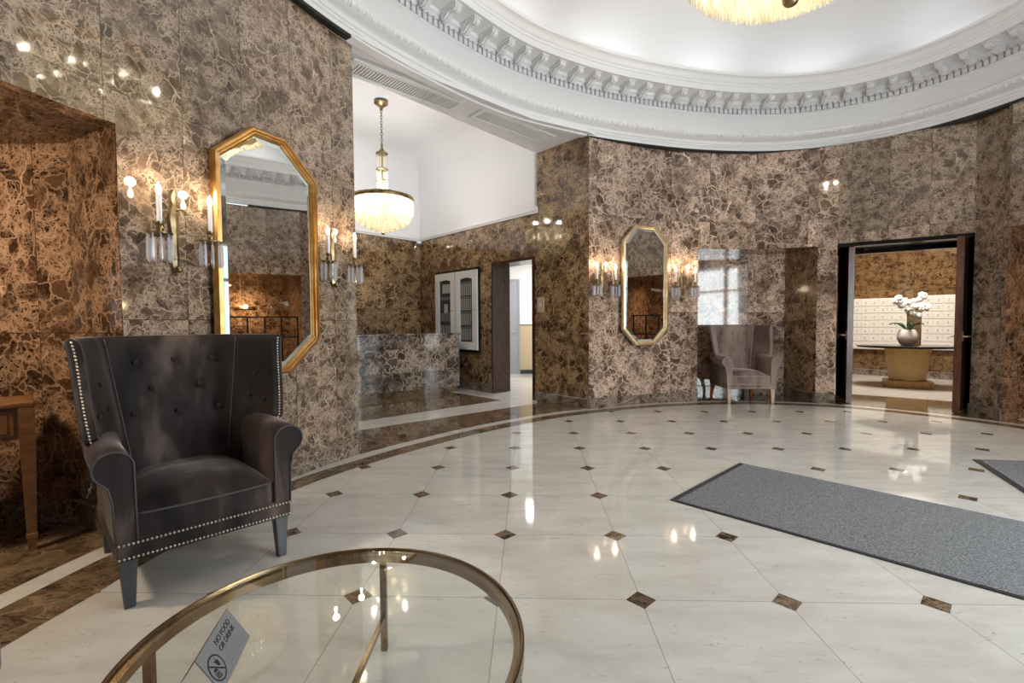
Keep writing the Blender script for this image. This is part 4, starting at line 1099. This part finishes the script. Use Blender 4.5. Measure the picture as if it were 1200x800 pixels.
# ------------------------------------------------------------------ floor mats
def floormat(label, pts):
    t = thing('floor_mat', label, 'mat', (*pts[0], .003)); O = np.array(pts[0]); P = [np.array(p)-O for p in pts]; c = sum(P)/len(P)
    mb = MB(); mb.prism([tuple(p) for p in P], 0, .006); mb.build('border', M['matedge'], t)
    Q = [p+(c-p)/np.hypot(*(c-p))*.05 for p in P]
    mb = MB(); mb.prism([tuple(p) for p in Q], .002, .010); mb.build('carpet', M['mat'], t)
    return t
dm = np.array([.68, -.733]); A0, A1 = np.array([1.139, 3.396]), np.array([2.072, 4.284])
floormat('long grey entrance mat lying diagonally across the middle of the cream floor', [tuple(A0), tuple(A0+np.array([.698, -.716])*3.4), tuple(A1+np.array([.675, -.738])*3.4), tuple(A1)])
B0 = np.array([4.262, 4.345])
floormat('grey floor mat whose corner enters at the right frame edge', [tuple(B0), tuple(B0+np.array([-.46, -.888])*1.25), tuple(B0+np.array([-.46, -.888])*1.25+np.array([.99, -.14])*1.6), tuple(B0+np.array([.988, -.152])*1.6)])

# ------------------------------------------------------------------ console table at the left, stool, railing seen in the mirrors
t = thing('console_table', 'warm brown wooden console table with a drawer in the left corridor', 'table', (-2.785, 2.70, 0), math.atan2(.718, .696))
# local origin: right front leg; x to the right, y back
mb = MB(); mb.box((-1.25, -.035, .835), (.035, .40, .862)); mb.build('tabletop', M['walnut'], t, bevel=.006)
mb = MB(); mb.box((-1.19, -.012, .655), (-.02, .36, .835)); ap = mb.build('apron', M['walnut'], t, bevel=.003)
mb = MB(); mb.box((-.60, -.022, .675), (-.05, -.012, .82)); dr = mb.build('drawer', M['walnut'], t, bevel=.003)
mb = MB(); mb.box((-.575, -.026, .695), (-.075, -.022, .80)); mb.build('drawer_panel', M['walnut'], dr, bevel=.003)
mb = MB(); mb.ball((-.325, -.036, .748), .014); mb.build('knob', M['oldbrass'], dr, smooth=True)
for x, y in ((0, 0), (-1.2, 0), (0, .345), (-1.2, .345)):
    R_ = [[(x+a*w, y+b*w, z) for a, b in ((-1, -1), (1, -1), (1, 1), (-1, 1))] for z, w in ((0, .018), (.07, .020), (.075, .024), (.10, .024), (.105, .021), (.66, .034), (.835, .034))]
    mb = MB(); mb.loft(R_); mb.build('leg', M['walnut'], t)
t = thing('stool', 'grey upholstered stool cut off by the left frame edge', 'stool', (-1.985, 1.40, 0), .2)
mb = MB(); mb.box((-.22, -.22, .05), (.22, .22, .42)); mb.build('upholstered_body', M['greyfab'], t, bevel=.05, seg=4)
for x in (-.17, .17):
    for y in (-.17, .17): mb = MB(); mb.box((x-.02, y-.02, 0), (x+.02, y+.02, .06)); mb.build('foot', M['legdark'], t)
t = thing('railing', 'dark metal landing railing in the right corridor reflected in both mirrors', 'railing', (6.95, 4.2, 0))
for z in (.95, 1.45): mb = MB(); mb.box((-.02, 0, z), (.02, 1.95, z+.035)); mb.build('rail', M['blackm'], t)
for k in range(6): mb = MB(); mb.box((-.018, .02+k*.376, 0), (.018, .056+k*.376, 1.45)); mb.build('post', M['blackm'], t)
t = thing('picture_light', 'gilt picture light glowing on the right corridor wall', 'lamp', (9.33, 5.3, 1.75))
mb = MB(); mb.tube([(0, -.25, 0), (0, .25, 0)], .035, 12); mb.build('shade', M['gold'], t, smooth=True)
mb = MB(); mb.tube([(.06, 0, -.15), (.04, 0, -.02), (0, 0, 0)], .012); mb.build('bracket', M['gold'], t)
point('picture_light_lamp', (9.05, 5.3, 1.78), 14, (1, .72, .38), .05)

# ------------------------------------------------------------------ light
def area(name, loc, target, sx, sy, e, col):
    ld = bpy.data.lights.new(name, 'AREA'); ld.shape = 'RECTANGLE'; ld.size = sx; ld.size_y = sy; ld.energy = e; ld.color = col
    o = bpy.data.objects.new(name, ld); C.objects.link(o); o.location = loc
    o.rotation_euler = (Vector(target)-Vector(loc)).to_track_quat('-Z', 'Y').to_euler(); return o
ec = lerp(e0, e1, .5); nv = Vector((-.766, .643, 0))
area('entrance_daylight', (ec[0]+.35, ec[1]-.30, 1.6), (ec[0]-.766*4, ec[1]+.643*4, 1.4), 3.0, 2.7, 240, (.93, .97, 1))
area('mail_room_light', (7.3, 8.9, 3.68), (7.3, 8.9, 0), 1.6, 1.6, 150, (1, .90, .78))
area('hall_light', (.9, 10.4, 2.9), (.9, 10.4, 0), 1.2, 1.2, 60, (1, .98, .95))
area('corridor_downlight', (-3.2, 1.75, 2.44), (-3.2, 2.6, .6), .35, .35, 42, (1, .80, .58))
area('corridor_downlight', (8.2, 4.9, 2.44), (8.6, 5.0, 0), .5, .5, 30, (1, .72, .48))
wd = bpy.data.worlds.new('sky'); bpy.context.scene.world = wd; wd.use_nodes = True
bg = wd.node_tree.nodes['Background']; bg.inputs[0].default_value = (.80, .90, 1, 1); bg.inputs[1].default_value = 1.1

# ------------------------------------------------------------------ camera
cam = bpy.data.cameras.new('camera'); co = bpy.data.objects.new('camera', cam); C.objects.link(co)
cam.sensor_width = 36; cam.lens = 36*556/1200; cam.clip_start = .02; cam.clip_end = 200
p_, r_ = math.radians(2.3), math.radians(-.35)
F = Vector((0, cos(p_), -sin(p_))); U = Vector((0, sin(p_), cos(p_))); X = Vector((1, 0, 0))
Xr = X*cos(r_)+U*sin(r_)*1.0; Ur = U*cos(r_)-X*sin(r_)
mm = Matrix((Xr, Ur, -F)).transposed().to_4x4(); mm.translation = Vector((0, 0, 1.3)); co.matrix_world = mm
sc = bpy.context.scene; sc.camera = co
sc.view_settings.view_transform = 'Standard'; sc.view_settings.look = 'None'; sc.view_settings.exposure = 0.6; sc.view_settings.gamma = 1.0; sc.view_settings.use_curve_mapping = False
cy = sc.cycles; cy.max_bounces = 10; cy.diffuse_bounces = 5; cy.glossy_bounces = 5; cy.transparent_max_bounces = 24; cy.use_denoising = True; cy.sample_clamp_indirect = 6.0; cy.caustics_reflective = False; cy.caustics_refractive = False
